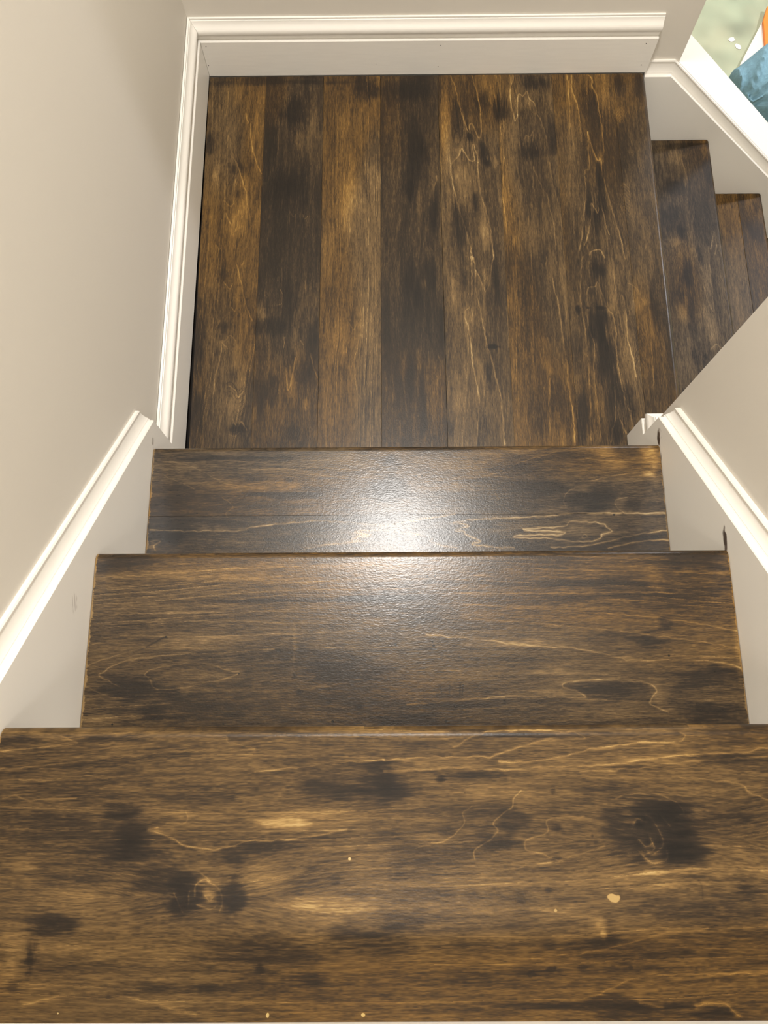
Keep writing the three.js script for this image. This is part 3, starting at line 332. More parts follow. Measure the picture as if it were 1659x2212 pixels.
const texLanding = wood({ U: 0.97, V: 0.985, w: 1344, h: 1536, marks: MARKS_LANDING, blotch: 0.34, grey: 0.3, dark: -0.01, across: true,
  boards: [{ v0: 0, seed: 41, tone: -0.02, ring: 0.0055, amp: 0.7, bend: 0.14 }, { v0: JOINTS[1], seed: 43, tone: -0.22, ring: 0.012, amp: 0.35, bend: -0.05 }, { v0: JOINTS[2], seed: 47, tone: 0.16, ring: 0.0045, amp: 0.7, bend: 0.03 },
    { v0: JOINTS[3], seed: 53, tone: -0.24, ring: 0.016, amp: 0.3, bend: 0.02 }, { v0: JOINTS[4], seed: 59, tone: 0.08, ring: 0.006, amp: 0.6, bend: 0.08 }, { v0: JOINTS[5], seed: 61, tone: 0.1, ring: 0.005, amp: 0.7, bend: 0.10 },
    { v0: JOINTS[6], seed: 67, tone: 0.06, ring: 0.006, amp: 0.7, bend: -0.10 }, { v0: JOINTS[7], seed: 71, tone: -0.08, ring: 0.012, amp: 0.3, bend: 0.02 }] });
const texLower = wood({ U: 0.9, V: 0.27, w: 1024, h: 384, marks: MARKS_LOWER, blotch: 0.4, grey: 0.5, dark: 0.03, rawEnd: 0.4,
  boards: [{ v0: 0, seed: 83, tone: -0.1, ring: 0.014, amp: 0.35, bend: 0.03 }] });
const texLowest = wood({ U: 0.9, V: 0.27, w: 1024, h: 384, marks: [stain(0.35, 40, 190, 60, 20), stain(-0.4, 120, 190, 40, 24)], blotch: 0.3, grey: 0.4, dark: -0.02,
  boards: [{ v0: 0, seed: 89, tone: 0.2, ring: 0.012, amp: 0.3, bend: 0.02 }, { v0: 0.158, seed: 97, tone: -0.26, ring: 0.012, amp: 0.2, bend: 0.02 }] });
const M = {};
M.third = woodMaterial(texThird, reliefS, 3.4, 1.08, 0.34, 0.45); M.second = woodMaterial(texSecond, reliefS, 3.4, 1.08, 0.27, 0.75); M.first = woodMaterial(texFirst, reliefS, 3.4, 1.08, 0.265, 0.75);
M.landing = woodMaterial(texLanding, reliefS, 3.9, 3.9, 0.34, 0.6);
M.lower = woodMaterial(texLower, reliefS, 3.6, 1.08, 0.46, 0.4); M.lowest = woodMaterial(texLowest, reliefS, 3.6, 1.08, 0.46, 0.4);
const rollerRelief = grayTexture(512, 512, (x, y) => 0.5 * tileNoise(x, y, 60, 60, 301) + 0.3 * tileNoise(x, y, 130, 130, 302) + 0.2 * tileNoise(x, y, 20, 20, 303));
M.wall = new THREE.MeshStandardMaterial({ color: 0xd6d0c5, roughness: 0.62, bumpMap: rollerRelief, bumpScale: 0.00012 });
M.paint = new THREE.MeshPhysicalMaterial({ color: 0xe9e5dd, roughness: 0.4, specularIntensity: 0.8 });
M.ceiling = new THREE.MeshStandardMaterial({ color: 0xf0ece4, roughness: 0.9 });
M.gap = new THREE.MeshStandardMaterial({ color: 0x17120e, roughness: 0.95 });
M.upperFloor = new THREE.MeshStandardMaterial({ color: 0x9a8466, roughness: 0.6 });
const texConcrete = colourTexture(1024, 1024, (x, y, o) => {
  const a = fbm(x * 9, y * 9, 401, 4), b = fbm(x * 22, y * 22, 402, 3), c = fbm(x * 60, y * 60, 403, 2);
  const g = smooth(0.35, 0.65, a), k = 0.80 + 0.34 * b + 0.16 * (c - 0.5);
  const p = b > 0.66 && c > 0.5 ? 1 : 0, tan = smooth(0.5, 0.7, fbm(x * 5 + 4, y * 5 + 1, 404, 3));
  o[0] = Math.min(255, (168 + 26 * g + 12 * tan) * k + p * 22); o[1] = Math.min(255, (178 + 12 * g - 8 * tan) * k + p * 22); o[2] = Math.min(255, (150 + 8 * g - 34 * tan) * k + p * 22);
});
M.concrete = new THREE.MeshStandardMaterial({ map: texConcrete, roughness: 0.8 });

// ------------------------------------------------------------------ helpers
// normals averaged by area between faces that meet at less than the crease angle
function creased(g, angle) {
  if (g.index) g = g.toNonIndexed();
  const p = g.attributes.position, n = p.count, fn = [], near = new Map(), out = new Float32Array(n * 3), cos = Math.cos(angle);
  const a = new THREE.Vector3(), b = new THREE.Vector3(), c = new THREE.Vector3();
  const key = (i) => [p.getX(i), p.getY(i), p.getZ(i)].map((v) => Math.round(v * 2e5)).join();
  for (let i = 0; i < n; i += 3) {
    a.fromBufferAttribute(p, i); b.fromBufferAttribute(p, i + 1); c.fromBufferAttribute(p, i + 2);
    const q = b.clone().sub(a).cross(c.clone().sub(a)), f = { q, u: q.clone().normalize() }; fn.push(f);
    for (let k = 0; k < 3; k++) { const s = key(i + k); if (!near.has(s)) near.set(s, []); near.get(s).push(f); }
  }
  for (let i = 0; i < n; i++) { const f = fn[Math.floor(i / 3)], v = new THREE.Vector3(); for (const h of near.get(key(i))) if (h.u.dot(f.u) > cos) v.add(h.q); if (v.lengthSq() < 1e-24) v.copy(f.u); v.normalize(); out.set([v.x, v.y, v.z], 3 * i); }
  g.setAttribute('normal', new THREE.BufferAttribute(out, 3)); return g;
}
const used = new Map();
function numbered(name) { const n = used.get(name) || 0; used.set(name, n + 1); return n ? name + '_' + String(n).padStart(3, '0') : name; }
function put(o, parent) { o.traverse((c) => { if (c.isMesh) { c.castShadow = c.receiveShadow = true; } }); (parent || scene).add(o); return o; }
function mesh(name, geo, mat, parent) { const m = new THREE.Mesh(geo, mat); m.name = parent ? name : numbered(name); return put(m, parent); }
function group(name) { const g = new THREE.Group(); g.name = numbered(name); scene.add(g); return g; }
function tag(o, label, category, grp) { o.userData = { label, category }; if (grp) o.userData.group = grp; return o; }
function structure(o, label) { o.userData = { kind: 'structure' }; if (label) o.userData.label = label; return o; }
function box(x0, x1, y0, y1, z0, z1) {                 // box with uv in metres on every side
  const g = new THREE.BoxGeometry(x1 - x0, y1 - y0, z1 - z0); g.translate((x0 + x1) / 2, (y0 + y1) / 2, (z0 + z1) / 2);
  return metreUV(g, 2);
}
function metreUV(g, k = 1) {
  const p = g.attributes.position, n = g.attributes.normal, uv = new Float32Array(p.count * 2);
  for (let i = 0; i < p.count; i++) {
    const ax = Math.abs(n.getX(i)), ay = Math.abs(n.getY(i)), az = Math.abs(n.getZ(i));
    const [a, b] = ay >= ax && ay >= az ? [p.getX(i), p.getZ(i)] : ax >= az ? [p.getZ(i), p.getY(i)] : [p.getX(i), p.getY(i)];
    uv[2 * i] = a * k; uv[2 * i + 1] = b * k;
  }
  g.setAttribute('uv', new THREE.BufferAttribute(uv, 2)); return g;
}
// moulding: profile [[out, up], ...] from the foot of the wall side round to its top, swept along path points { p: [x, y, z], t: [tx, tz] }
function moulding(profile, path) {
  const pos = [], add = (a, b, c) => pos.push(...a, ...b, ...c);
  const at = (q, k) => [q.p[0] + q.t[0] * k[0], q.p[1] + k[1], q.p[2] + q.t[1] * k[0]];
  for (let i = 0; i < path.length - 1; i++) for (let j = 0; j < profile.length; j++) {
    const A = profile[j], B = profile[(j + 1) % profile.length], a = at(path[i], A), b = at(path[i + 1], A), c = at(path[i + 1], B), d = at(path[i], B);
    add(a, b, c); add(a, c, d);
  }
  const tri = THREE.ShapeUtils.triangulateShape(profile.map((q) => new THREE.Vector2(...q)), []);
  for (const [q, flip] of [[path[0], 0], [path[path.length - 1], 1]]) for (const [i, j, k] of tri) { const a = at(q, profile[i]), b = at(q, profile[j]), c = at(q, profile[k]); flip ? add(a, c, b) : add(a, b, c); }
  let g = new THREE.BufferGeometry(); g.setAttribute('position', new THREE.Float32BufferAttribute(pos, 3));
  // make faces point outwards whatever the direction of the path
  g.computeBoundingBox(); let vol = 0;
  for (let i = 0; i < pos.length; i += 9) vol += pos[i] * (pos[i + 4] * pos[i + 8] - pos[i + 5] * pos[i + 7]) - pos[i + 1] * (pos[i + 3] * pos[i + 8] - pos[i + 5] * pos[i + 6]) + pos[i + 2] * (pos[i + 3] * pos[i + 7] - pos[i + 4] * pos[i + 6]);
  if (vol < 0) { for (let i = 0; i < pos.length; i += 9) for (let c = 0; c < 3; c++) { const t = pos[i + 3 + c]; pos[i + 3 + c] = pos[i + 6 + c]; pos[i + 6 + c] = t; } g.setAttribute('position', new THREE.Float32BufferAttribute(pos, 3)); }
  g = creased(g, 0.55); return metreUV(g, 1);
}
// a flat board cut to an outline in (z, y) or (x, y), with thickness, arrises eased
function board(outline, from, to, plane) {
  const s = new THREE.Shape(outline.map((q) => new THREE.Vector2(...q))), e = 0.0012, t = Math.abs(to - from);
  const g = new THREE.ExtrudeGeometry(s, { depth: t - 2 * e, bevelEnabled: true, bevelSize: e, bevelOffset: -e, bevelThickness: e, bevelSegments: 1 });
  g.translate(0, 0, Math.min(from, to) + e);
  if (plane === 'zy') { g.applyMatrix4(new THREE.Matrix4().set(0, 0, 1, 0, 0, 1, 0, 0, 1, 0, 0, 0, 0, 0, 0, 1)); const p = g.attributes.position; for (let i = 0; i < p.count; i += 3) for (const a of [g.attributes.position]) { const x = a.getX(i + 1), y = a.getY(i + 1), z = a.getZ(i + 1); a.setXYZ(i + 1, a.getX(i + 2), a.getY(i + 2), a.getZ(i + 2)); a.setXYZ(i + 2, x, y, z); } g.computeVertexNormals(); }
  return metreUV(g, 1);
}
// a plank with eased arrises and, on request, a rounded nosing; profile in (a, y), swept along b. uv: grain direction first
function plank(a0, a1, b0, b1, top, thick, nose, ease, place, uv) {
  const s = new THREE.Shape(), r = nose, e = ease, y0 = top - thick, bev = 0.0016;
  s.moveTo(a1 - e, top); s.lineTo(a1, top - e); s.lineTo(a1, y0); s.lineTo(a0 + (r || 0), y0);
  if (r) { s.absarc(a0 + r, y0 + r, r, -Math.PI / 2, -Math.PI, true); s.lineTo(a0, top - r); s.absarc(a0 + r, top - r, r, Math.PI, Math.PI / 2, true); }
  else { s.lineTo(a0, y0); s.lineTo(a0, top - e); s.lineTo(a0 + e, top); }
  let g = new THREE.ExtrudeGeometry(s, { depth: b1 - b0 - 2 * bev, bevelEnabled: true, bevelSize: bev * 0.6, bevelOffset: -bev * 0.6, bevelThickness: bev, bevelSegments: 3, curveSegments: 8 });
  g.translate(0, 0, b0 + bev);
  g = creased(g, 0.6);
  const p = g.attributes.position, t = new Float32Array(p.count * 2);
  for (let i = 0; i < p.count; i++) { const a = p.getX(i) - (p.getY(i) < top - 0.0005 ? 0 : 0), b = p.getZ(i); [t[2 * i], t[2 * i + 1]] = uv(b, a + (a < a0 + 0.002 ? 0.3 * (top - p.getY(i)) : 0)); }
  g.setAttribute('uv', new THREE.BufferAttribute(t, 2));
  return place(g);
}
const swapXZ = (g) => {                                // (a, y, b) -> (x = b, y, z = a)
  for (const n of ['position', 'normal']) { const p = g.attributes[n]; for (let i = 0; i < p.count; i++) { const x = p.getX(i); p.setX(i, p.getZ(i)); p.setZ(i, x); } }
  for (const a of Object.values(g.attributes)) { const k = a.itemSize, d = a.array; for (let i = 0; i < a.count; i += 3) for (let c = 0; c < k; c++) { const t = d[(i + 1) * k + c]; d[(i + 1) * k + c] = d[(i + 2) * k + c]; d[(i + 2) * k + c] = t; } }
  return g;
};
const keepXZ = (g) => g;

// ------------------------------------------------------------------ shell
structure(mesh('wall_left', box(WALL_L - 0.12, WALL_L, -RISE * 5.2, CEIL, WALL_BACK - 0.11, 2.3), M.wall));
structure(mesh('wall_back', box(WALL_L, WALL_END, -RISE * 5.2, CEIL, WALL_BACK - 0.11, WALL_BACK), M.wall));
{
  const w = structure(group('wall_right'));
  mesh('wall_face', box(WALL_R, WALL_R + 0.11, -RISE * 5.2, CEIL, WALL_TURN, 2.3), M.wall, w);
  mesh('wall_return', box(WALL_R + 0.11, 3.6, -RISE * 5.2, CEIL, WALL_TURN, WALL_TURN + 0.11), M.wall, w);
}
structure(mesh('wall_front', box(WALL_L - 0.12, WALL_R + 0.11, -RISE * 5.2, CEIL, 2.3, 2.42), M.wall));
structure(mesh('wall_header', box(WALL_END, 1.95, CEIL_LOW, CEIL, WALL_BACK - 0.11, WALL_BACK), M.wall));
structure(mesh('wall_stairwell', box(1.95, 2.06, CEIL_LOW, CEIL, WALL_BACK - 0.11, WALL_TURN), M.wall));
structure(mesh('wall_room_far', box(-0.4, 3.72, FLOOR_LOW - 0.04, CEIL_LOW, -3.52, -3.4), M.wall));
structure(mesh('wall_room_right', box(3.6, 3.72, FLOOR_LOW - 0.04, CEIL_LOW, -3.4, WALL_TURN + 0.11), M.wall));
structure(mesh('wall_room_left', box(-0.52, -0.4, FLOOR_LOW - 0.04, CEIL_LOW, -3.4, WALL_BACK - 0.11), M.wall));
structure(mesh('ceiling', box(WALL_L - 0.12, 2.06, CEIL, CEIL + 0.1, WALL_BACK - 0.11, 2.42), M.ceiling));
{
  const c = structure(group('ceiling_room'));
  mesh('ceiling_panel', box(-0.52, 3.72, CEIL_LOW, CEIL_LOW + 0.1, -3.52, WALL_BACK - 0.11), M.ceiling, c);
  mesh('ceiling_panel', box(2.06, 3.72, CEIL_LOW, CEIL_LOW + 0.1, WALL_BACK - 0.11, WALL_TURN + 0.11), M.ceiling, c);
}
structure(mesh('floor_room', (() => { const g = box(-0.52, 3.72, FLOOR_LOW - 0.1, FLOOR_LOW, -3.52, WALL_TURN); const p = g.attributes.position, u = g.attributes.uv; for (let i = 0; i < p.count; i++) u.setXY(i, (p.getX(i) + 0.52) / 4.24, (p.getZ(i) + 3.52) / 4.24); return g; })(), M.concrete), 'greenish worn concrete floor of the room below the half wall');
structure(mesh('floor_upper', box(WALL_L, WALL_R, 4 * RISE - 0.06, 4 * RISE - 0.001, 0.712, 2.3), M.upperFloor));

// ------------------------------------------------------------------ landing: planks laid along z, rounded nosing over the lower flight
{
  const f = structure(group('floor_landing'), 'square stair landing of dark-stained wooden planks');
  const uv = (b, a) => [(b + 0.96) / 0.97, (a - X_LEFT) / 0.985];
  const edges = [...JOINTS.map((j) => X_LEFT + j), EDGE];
  const drop = [0.0003, 0, 0.0001, 0.0004, 0, 0.00005, 0.0001, 0], SEAM = [0, 0.0001, 0.00018, 0.00018, 0.00025, 0.00005, 0.00005, 0.0001, 0];
  for (let i = 0; i < 8; i++) {
    const a0 = edges[i] + (i ? SEAM[i] : 0), a1 = edges[i + 1] - SEAM[i + 1];
    let g;
    if (i === 7) {                                      // the nosing board: rounded on its right edge (mirror the profile)
      g = plank(-a1, -a0, BASE_BACK + 0.001, WALL_TURN + 0.0 - 0.004, 0, 0.026, 0.011, 0.0004, keepXZ, (b, a) => uv(b, -a));
      const pos = g.attributes.position, nn = g.attributes.normal;
      for (let k = 0; k < pos.count; k++) { pos.setX(k, -pos.getX(k)); nn.setX(k, -nn.getX(k)); }
      for (const at of Object.values(g.attributes)) { const s = at.itemSize, d = at.array; for (let k = 0; k < at.count; k += 3) for (let c = 0; c < s; c++) { const t = d[(k + 1) * s + c]; d[(k + 1) * s + c] = d[(k + 2) * s + c]; d[(k + 2) * s + c] = t; } }
    } else g = plank(a0, a1, BASE_BACK + 0.0015, 0.036, -drop[i], 0.02, 0, 0.0002, keepXZ, uv);
    if (i === 0) { const pos = g.attributes.position; for (let k = 0; k < pos.count; k++) if (pos.getX(k) < a0 + 0.01) pos.setX(k, pos.getX(k) - 0.0058 + 0.007 * Math.min(1, (pos.getZ(k) + 0.96) / 0.4)); }
    mesh('plank', g, M.landing, f);
  }
  mesh('subfloor', box(WALL_L, EDGE - 0.035, -0.16, -0.0268, WALL_BACK, 0.05), M.gap, f);
}

// ------------------------------------------------------------------ treads and risers of the upper flight
function treadUp(n, mat, boards, label) {
  const t = group('stair_tread'); t.position.set((X_LEFT + X_RIGHT) / 2, n * RISE, (n - 1) * RUN);
  const cx = t.position.x;
  boards.forEach(([z0, z1, nose], i) => mesh('board', plank(z0, z1, -TREAD_W / 2, TREAD_W / 2, 0, 0.026, nose, 0.0002, swapXZ, (b, a) => [(b + cx - X_LEFT) / 0.85, a / 0.27]), mat, t));
  return tag(t, label, 'stair tread');
}
treadUp(1, M.first, [[0, 0.12045, 0.010], [0.12055, treadDepth.first - 0.003, 0]], 'dark-stained stair tread just above the landing, glossy, its rear board showing pale wavy grain lines');
treadUp(2, M.second, [[0, treadDepth.second - 0.003, 0.010]], 'dark-stained middle stair tread of straight fine grain with a bare rough edge along both skirts');
treadUp(3, M.third, [[0, treadDepth.third - 0.003, 0.011]], 'nearest and largest brown stair tread with two dark knots and a tan paint drip');
const riserLabels = ['white stair riser under the lowest tread of the upper flight', 'white stair riser under the middle tread of the upper flight', 'white stair riser under the nearest knotty tread', 'white painted stair riser behind the nearest knotty tread at the bottom edge'];
for (let n = 0; n < 4; n++) {
  const z = n === 3 ? 0.7125 : n * RUN + 0.0375;
  tag(mesh('stair_riser', box(X_LEFT + 0.001, X_RIGHT - 0.001, n * RISE + (n ? -0.02 : 0.001), (n + 1) * RISE - 0.0262, z, z + 0.0175), M.paint), riserLabels[n], 'stair riser');
}

// ------------------------------------------------------------------ lower flight
const ZN = WALL_TURN - 0.017, ZF = SKIRT_LOW + 0.0015;
const lowLabels = ['first dark stair tread below the landing nosing, cloudy stain with a black patch', 'second stair tread below the landing, an orange-brown board beside a dark board', 'third stair tread down from the landing, mostly outside the picture', 'bottom stair tread of the lower flight, outside the picture'];
for (let n = 1; n <= 4; n++) {
  const t = group('stair_tread'); t.position.set(EDGE + n * RUN_LOW, -n * RISE, (ZN + ZF) / 2);
  const half = (ZN - ZF) / 2, mat = n % 2 ? M.lower : M.lowest, parts = n % 2 ? [[-0.262, 0]] : [[-0.262, -0.0702], [-0.0698, 0]];
  for (const [a0, a1] of parts) {
    const g = plank(-a1, -a0, -half, half, 0, 0.026, a1 === 0 ? 0.010 : 0, 0.0005, keepXZ, (b, a) => [(b + t.position.z + 0.96) / 0.9, (RUN_LOW - a) / 0.27]);
    const pos = g.attributes.position, nn = g.attributes.normal;
    for (let k = 0; k < pos.count; k++) { pos.setX(k, -pos.getX(k)); nn.setX(k, -nn.getX(k)); }
    for (const at of Object.values(g.attributes)) { const s = at.itemSize, d = at.array; for (let k = 0; k < at.count; k += 3) for (let c = 0; c < s; c++) { const q = d[(k + 1) * s + c]; d[(k + 1) * s + c] = d[(k + 2) * s + c]; d[(k + 2) * s + c] = q; } }
    mesh('board', g, mat, t);
  }
  tag(t, lowLabels[n - 1], 'stair tread');
}
for (let n = 0; n < 5; n++) {
  const x = EDGE + n * RUN_LOW - 0.035;
  tag(mesh('stair_riser', box(x - 0.0175, x, -(n + 1) * RISE + 0.001, -n * RISE - 0.0265, ZF, ZN), M.paint), 'white stair riser hidden under ' + ['the rounded nosing of the landing', 'the cloudy first tread below the landing', 'the two-board second tread below the landing', 'the third tread of the lower flight', 'the bottom tread of the lower flight'][n], 'stair riser');
}

// ------------------------------------------------------------------ baseboards
const capProfile = (T, k = 1) => [[0, 0.0915], [T * 0.50, 0.0915], [T * 0.50, 0.1035], [T * 0.86, 0.1045], [T * 0.96, 0.1085], [T * 0.97, 0.1135], [T * 0.90, 0.1180], [T * 0.72, 0.1215], [T * 0.55, 0.1250], [T * 0.43, 0.1285], [T * 0.35, 0.1325], [T * 0.33, 0.1340], [T * 0.25, 0.1345], [T * 0.25, 0.1385], [0, 0.1385]];
const boardProfile = (T) => [[0, 0.001], [T, 0.001], [T, 0.0900], [T - 0.0012, 0.0915], [0, 0.0915]];
function baseboard(name, paths, T, label, mat = M.paint) {
  const b = structure(group(name), label);
  mesh('board', moulding(boardProfile(T), paths), mat, b); mesh('cap_moulding', moulding(capProfile(T), paths), M.paint, b);
  return b;
}
const TL = BASE_L - WALL_L, TB = BASE_BACK - WALL_BACK, GAPC = 0.0016;
// nail holes of the back board, and smears of stain on the skirts, are marks in the paint
const texBoard = colourTexture(2048, 192, (x, y, o) => {
  const X = x * 1.02 - 0.42, Y = y * 0.0956; let k = 0.985 + 0.015 * noise(X * 30, Y * 300, 501);
  for (const [u, v, r] of [[-0.386, 0.080, 1.3], [-0.392, 0.030, 1.4], [0.563, 0.078, 1.5], [0.570, 0.021, 1.6], [0.12, 0.078, 1.1], [0.118, 0.022, 1.1], [-0.02, 0.03, 0.6]]) { const d = Math.hypot(X - u, Y - v) * 1000; k = Math.min(k, 0.22 + 0.8 * smooth(r * 0.5, r, d)); }
  o[0] = 233 * k; o[1] = 229 * k; o[2] = 221 * k;
});
M.backBoard = M.paint.clone(); M.backBoard.map = texBoard; M.backBoard.color.set(0xffffff);
baseboard('baseboard_left', [{ p: [WALL_L + 0.0012, 0, WALL_BACK], t: [1, 1 * TB / TL] }, { p: [WALL_L + 0.0012, 0, 0.034], t: [1, 0] }], TL - 0.0012, 'white baseboard with moulded cap along the left side of the landing');
{
  const b = baseboard('baseboard_back', [{ p: [WALL_L + TL * 0 + GAPC, 0, WALL_BACK], t: [TL / TB, 1] }, { p: [0.586, 0, WALL_BACK], t: [0, 1] }], TB, 'white baseboard with moulded cap across the far end of the landing', M.backBoard);
  const g = b.children[0].geometry, p = g.attributes.position, u = g.attributes.uv; for (let i = 0; i < p.count; i++) u.setXY(i, (p.getX(i) + 0.42) / 1.02, p.getY(i) / 0.0956);
}
{
  const T = 0.0125;
  baseboard('baseboard_right', [{ p: [WALL_R, 0, 0.034], t: [-1, 0] }, { p: [WALL_R, 0, WALL_TURN], t: [-1, -1.75] }, { p: [0.57, 0, WALL_TURN], t: [0, -1.75] }], T, 'short white baseboard wrapping the right wall corner beside the first tread');
}

// ------------------------------------------------------------------ skirt boards with their cove caps
const skirtCap = (T, H) => [[0, -0.001], [T * 0.62, -0.001], [T * 0.55, 0.05 * H], [T * 0.55, 0.10 * H], [T * 0.52, 0.13 * H], [T * 0.42, 0.24 * H], [T * 0.33, 0.40 * H], [T * 0.27, 0.58 * H], [T * 0.24, 0.76 * H], [T * 0.235, 0.82 * H], [T * 0.30, 0.85 * H], [T * 0.31, 0.92 * H], [T * 0.24, H], [0, H]];
const Z0 = -0.0455, Z1 = 0.9, TOP = (z) => 0.257 + 0.93 * z;
function smudged(marks, seed) {                         // white paint with stain smears; uv = (z, y) or (x, y) metres, 1.25 m tile
  return colourTexture(1536, 1536, (x, y, o) => {
    const X = x * 1.25 - 0.25, Y = y * 1.25 - 0.25; let a = 0;
    for (const [u, v, ru, rv, slant, d, dash] of marks) {
      const dx = X - u, dy = Y - v, p = (dx + slant * dy) / ru, q = dy / rv;
      if (Math.abs(p) > 2 || Math.abs(q) > 2) continue;
      const e = Math.hypot(p, q) + 0.7 * (noise(X * 160, Y * 160, seed) - 0.5);
      const st = dash ? smooth(0.45, 0.75, noise((Y + 0.4 * X) * dash, X * 40, seed + 2)) : 1;
      a = Math.max(a, d * (1 - smooth(0.55, 1.1, e)) * st);
    }
    o[0] = 233 + (70 - 233) * a; o[1] = 229 + (56 - 229) * a; o[2] = 221 + (46 - 221) * a;
  });
}
function paintOf(tex) { const m = M.paint.clone(); m.color.set(0xffffff); m.map = tex; return m; }
function metresToTile(g, horizontal) { const p = g.attributes.position, u = g.attributes.uv; for (let i = 0; i < p.count; i++) u.setXY(i, ((horizontal === 'z' ? p.getZ(i) : p.getX(i)) + 0.25) / 1.25, (p.getY(i) + 0.25) / 1.25); return g; }
const skirtOutline = [[Z0, -0.02], [0.9, -0.02], [Z1, TOP(Z1)], [Z0, TOP(Z0)]];
M.skirtLeft = paintOf(smudged([[-0.008, 0.212, 0.007, 0.012, 0, 0.75, 260], [0.165, 0.447, 0.010, 0.022, -0.25, 0.65, 420], [0.02, 0.205, 0.03, 0.0035, 0, 0.4, 500], [0.06, 0.2055, 0.02, 0.003, 0, 0.5, 300], [0.3, 0.47, 0.012, 0.01, 0, 0.22, 400]], 601));
M.skirtRight = paintOf(smudged([[-0.010, 0.2045, 0.013, 0.006, 0.5, 1, 0], [-0.018, 0.212, 0.010, 0.007, 0, 0.9, 380], [0.208, 0.4085, 0.017, 0.006, 0.6, 1, 0], [0.05, 0.208, 0.06, 0.002, 0, 0.6, 300]], 611));
{
  const s = structure(group('trim_1'), 'white skirt board with cove cap down the left side of the stairs');
  mesh('skirt_board', metresToTile(board(skirtOutline, WALL_L, X_LEFT, 'zy'), 'z'), M.skirtLeft, s);
  mesh('cap_moulding', moulding(skirtCap(X_LEFT - WALL_L, 0.037), [{ p: [WALL_L, TOP(Z0 - 0.003), Z0 - 0.003], t: [1, 0] }, { p: [WALL_L, TOP(Z1), Z1], t: [1, 0] }]), M.paint, s);
}
{
  const s = structure(group('trim_2'), 'white skirt board with cove cap down the right side of the stairs');
  mesh('skirt_board', metresToTile(board(skirtOutline, WALL_R, X_RIGHT, 'zy'), 'z'), M.skirtRight, s);
  mesh('cap_moulding', moulding(skirtCap(WALL_R - X_RIGHT, 0.032), [{ p: [WALL_R, TOP(Z0 - 0.004), Z0 - 0.004], t: [-1, 0] }, { p: [WALL_R, TOP(Z1), Z1], t: [-1, 0] }]), M.paint, s);
}
const LOW = (x) => -0.0095 - 0.90 * Math.max(0, x - 0.6472), XE = 1.80;
{
  const s = structure(group('trim_3'), 'white skirt board with cove cap along the far side of the lower flight');
  mesh('skirt_board', board([[0.587, -1.03], [XE, -1.03], [XE, LOW(XE)], [0.6472, LOW(0)], [0.587, LOW(0)]], WALL_BACK, SKIRT_LOW, 'xy'), M.paint, s);
  mesh('cap_moulding', moulding(skirtCap(SKIRT_LOW - WALL_BACK, 0.031), [{ p: [0.5872, LOW(0), WALL_BACK], t: [0, 1] }, { p: [0.6472, LOW(0), WALL_BACK], t: [0, 1] }, { p: [XE, LOW(XE), WALL_BACK], t: [0, 1] }]), M.paint, s);
}
// half wall beyond the lower flight, its sloping top boarded white
{
  const w = structure(group('wall_half'), 'low sloping wall beside the lower flight with a white cap board');
  const T = (x) => LOW(x) + 0.018;
  mesh('wall_core', board([[WALL_END, FLOOR_LOW], [XE, FLOOR_LOW], [XE, T(XE) - 0.001], [WALL_END, T(WALL_END) - 0.001]], WALL_BACK - 0.002, WALL_BACK - 0.130, 'xy'), M.wall, w);
  mesh('cap_board', board([[WALL_END + 0.001, T(WALL_END)], [XE, T(XE)], [XE, T(XE) + 0.014], [WALL_END + 0.001, T(WALL_END) + 0.0135]], WALL_BACK - 0.001, WALL_BACK - 0.137, 'xy'), M.paint, w);
}

// ------------------------------------------------------------------ lamps, none in view; upper and back ones are added fill
function unseenCeilingLamp(name, s, label) {
  const t = group(name); t.position.set(s.x, s.y, s.z);
  const ceil = s.y < 2 ? CEIL_LOW : CEIL, h = ceil - s.y;
  mesh('base', new THREE.CylinderGeometry(s.size * 0.62, s.size * 0.62, h - 0.012, 48).translate(0, (h + 0.01) / 2, 0), M.ceiling, t);
  const lens = mesh('diffuser', new THREE.CylinderGeometry(s.size * 0.56, s.size * 0.5, 0.02, 48).translate(0, 0.002, 0), new THREE.MeshStandardMaterial({ color: 0xffffff, emissive: s.colour, emissiveIntensity: 1.6, roughness: 0.6 }), t);
  lens.castShadow = false;
  tag(t, label, 'lamp');
  const l = new THREE.RectAreaLight(s.colour, s.nits, s.size, s.size); l.position.set(s.x, s.y - 0.012, s.z); l.rotation.x = -Math.PI / 2; l.castShadow = true; scene.add(l);
  return t;
}
unseenCeilingLamp('unseen_ceiling_lamp', UNSEEN_STAIR_LAMP, 'unseen ceiling lamp above the landing, lights the stairs and gives the tread sheen');
unseenCeilingLamp('unseen_ceiling_lamp', ADDED_UPPER_LAMP, 'added fill lamp above the upper floor, out of view');
unseenCeilingLamp('unseen_ceiling_lamp', UNSEEN_ROOM_LAMP, 'unseen ceiling lamp in the room below, lights the half wall and part of the left wall');
unseenCeilingLamp('unseen_ceiling_lamp', ADDED_BACK_LAMP, 'added fill lamp at the back of the room below, out of view');
const KNEE = [1.205, -0.64, -1.52], HIP = [1.54, -0.50, -1.70], ANKLE = [1.56, -0.97, -1.42], RK = 0.092, RH = 0.128, CREASE = [1.13, -0.56, -1.405], FOLDS = 15;
const ORANGE = [[1.5072, -2.262], [1.4815, -2.1911], [1.4747, -2.0793], [1.46, -1.80], [1.60, -1.79], [1.62, -2.25]];
const BOARD = [[1.3720, -1.995], [1.5025, -2.2326], [1.55, -2.32], [1.74, -2.33], [1.70, -1.76], [1.40, -1.74]];
const FLAKES = [[1.3640, -2.132, 0.0105, 0.3], [1.3844, -2.099, 0.0105, -0.9]];
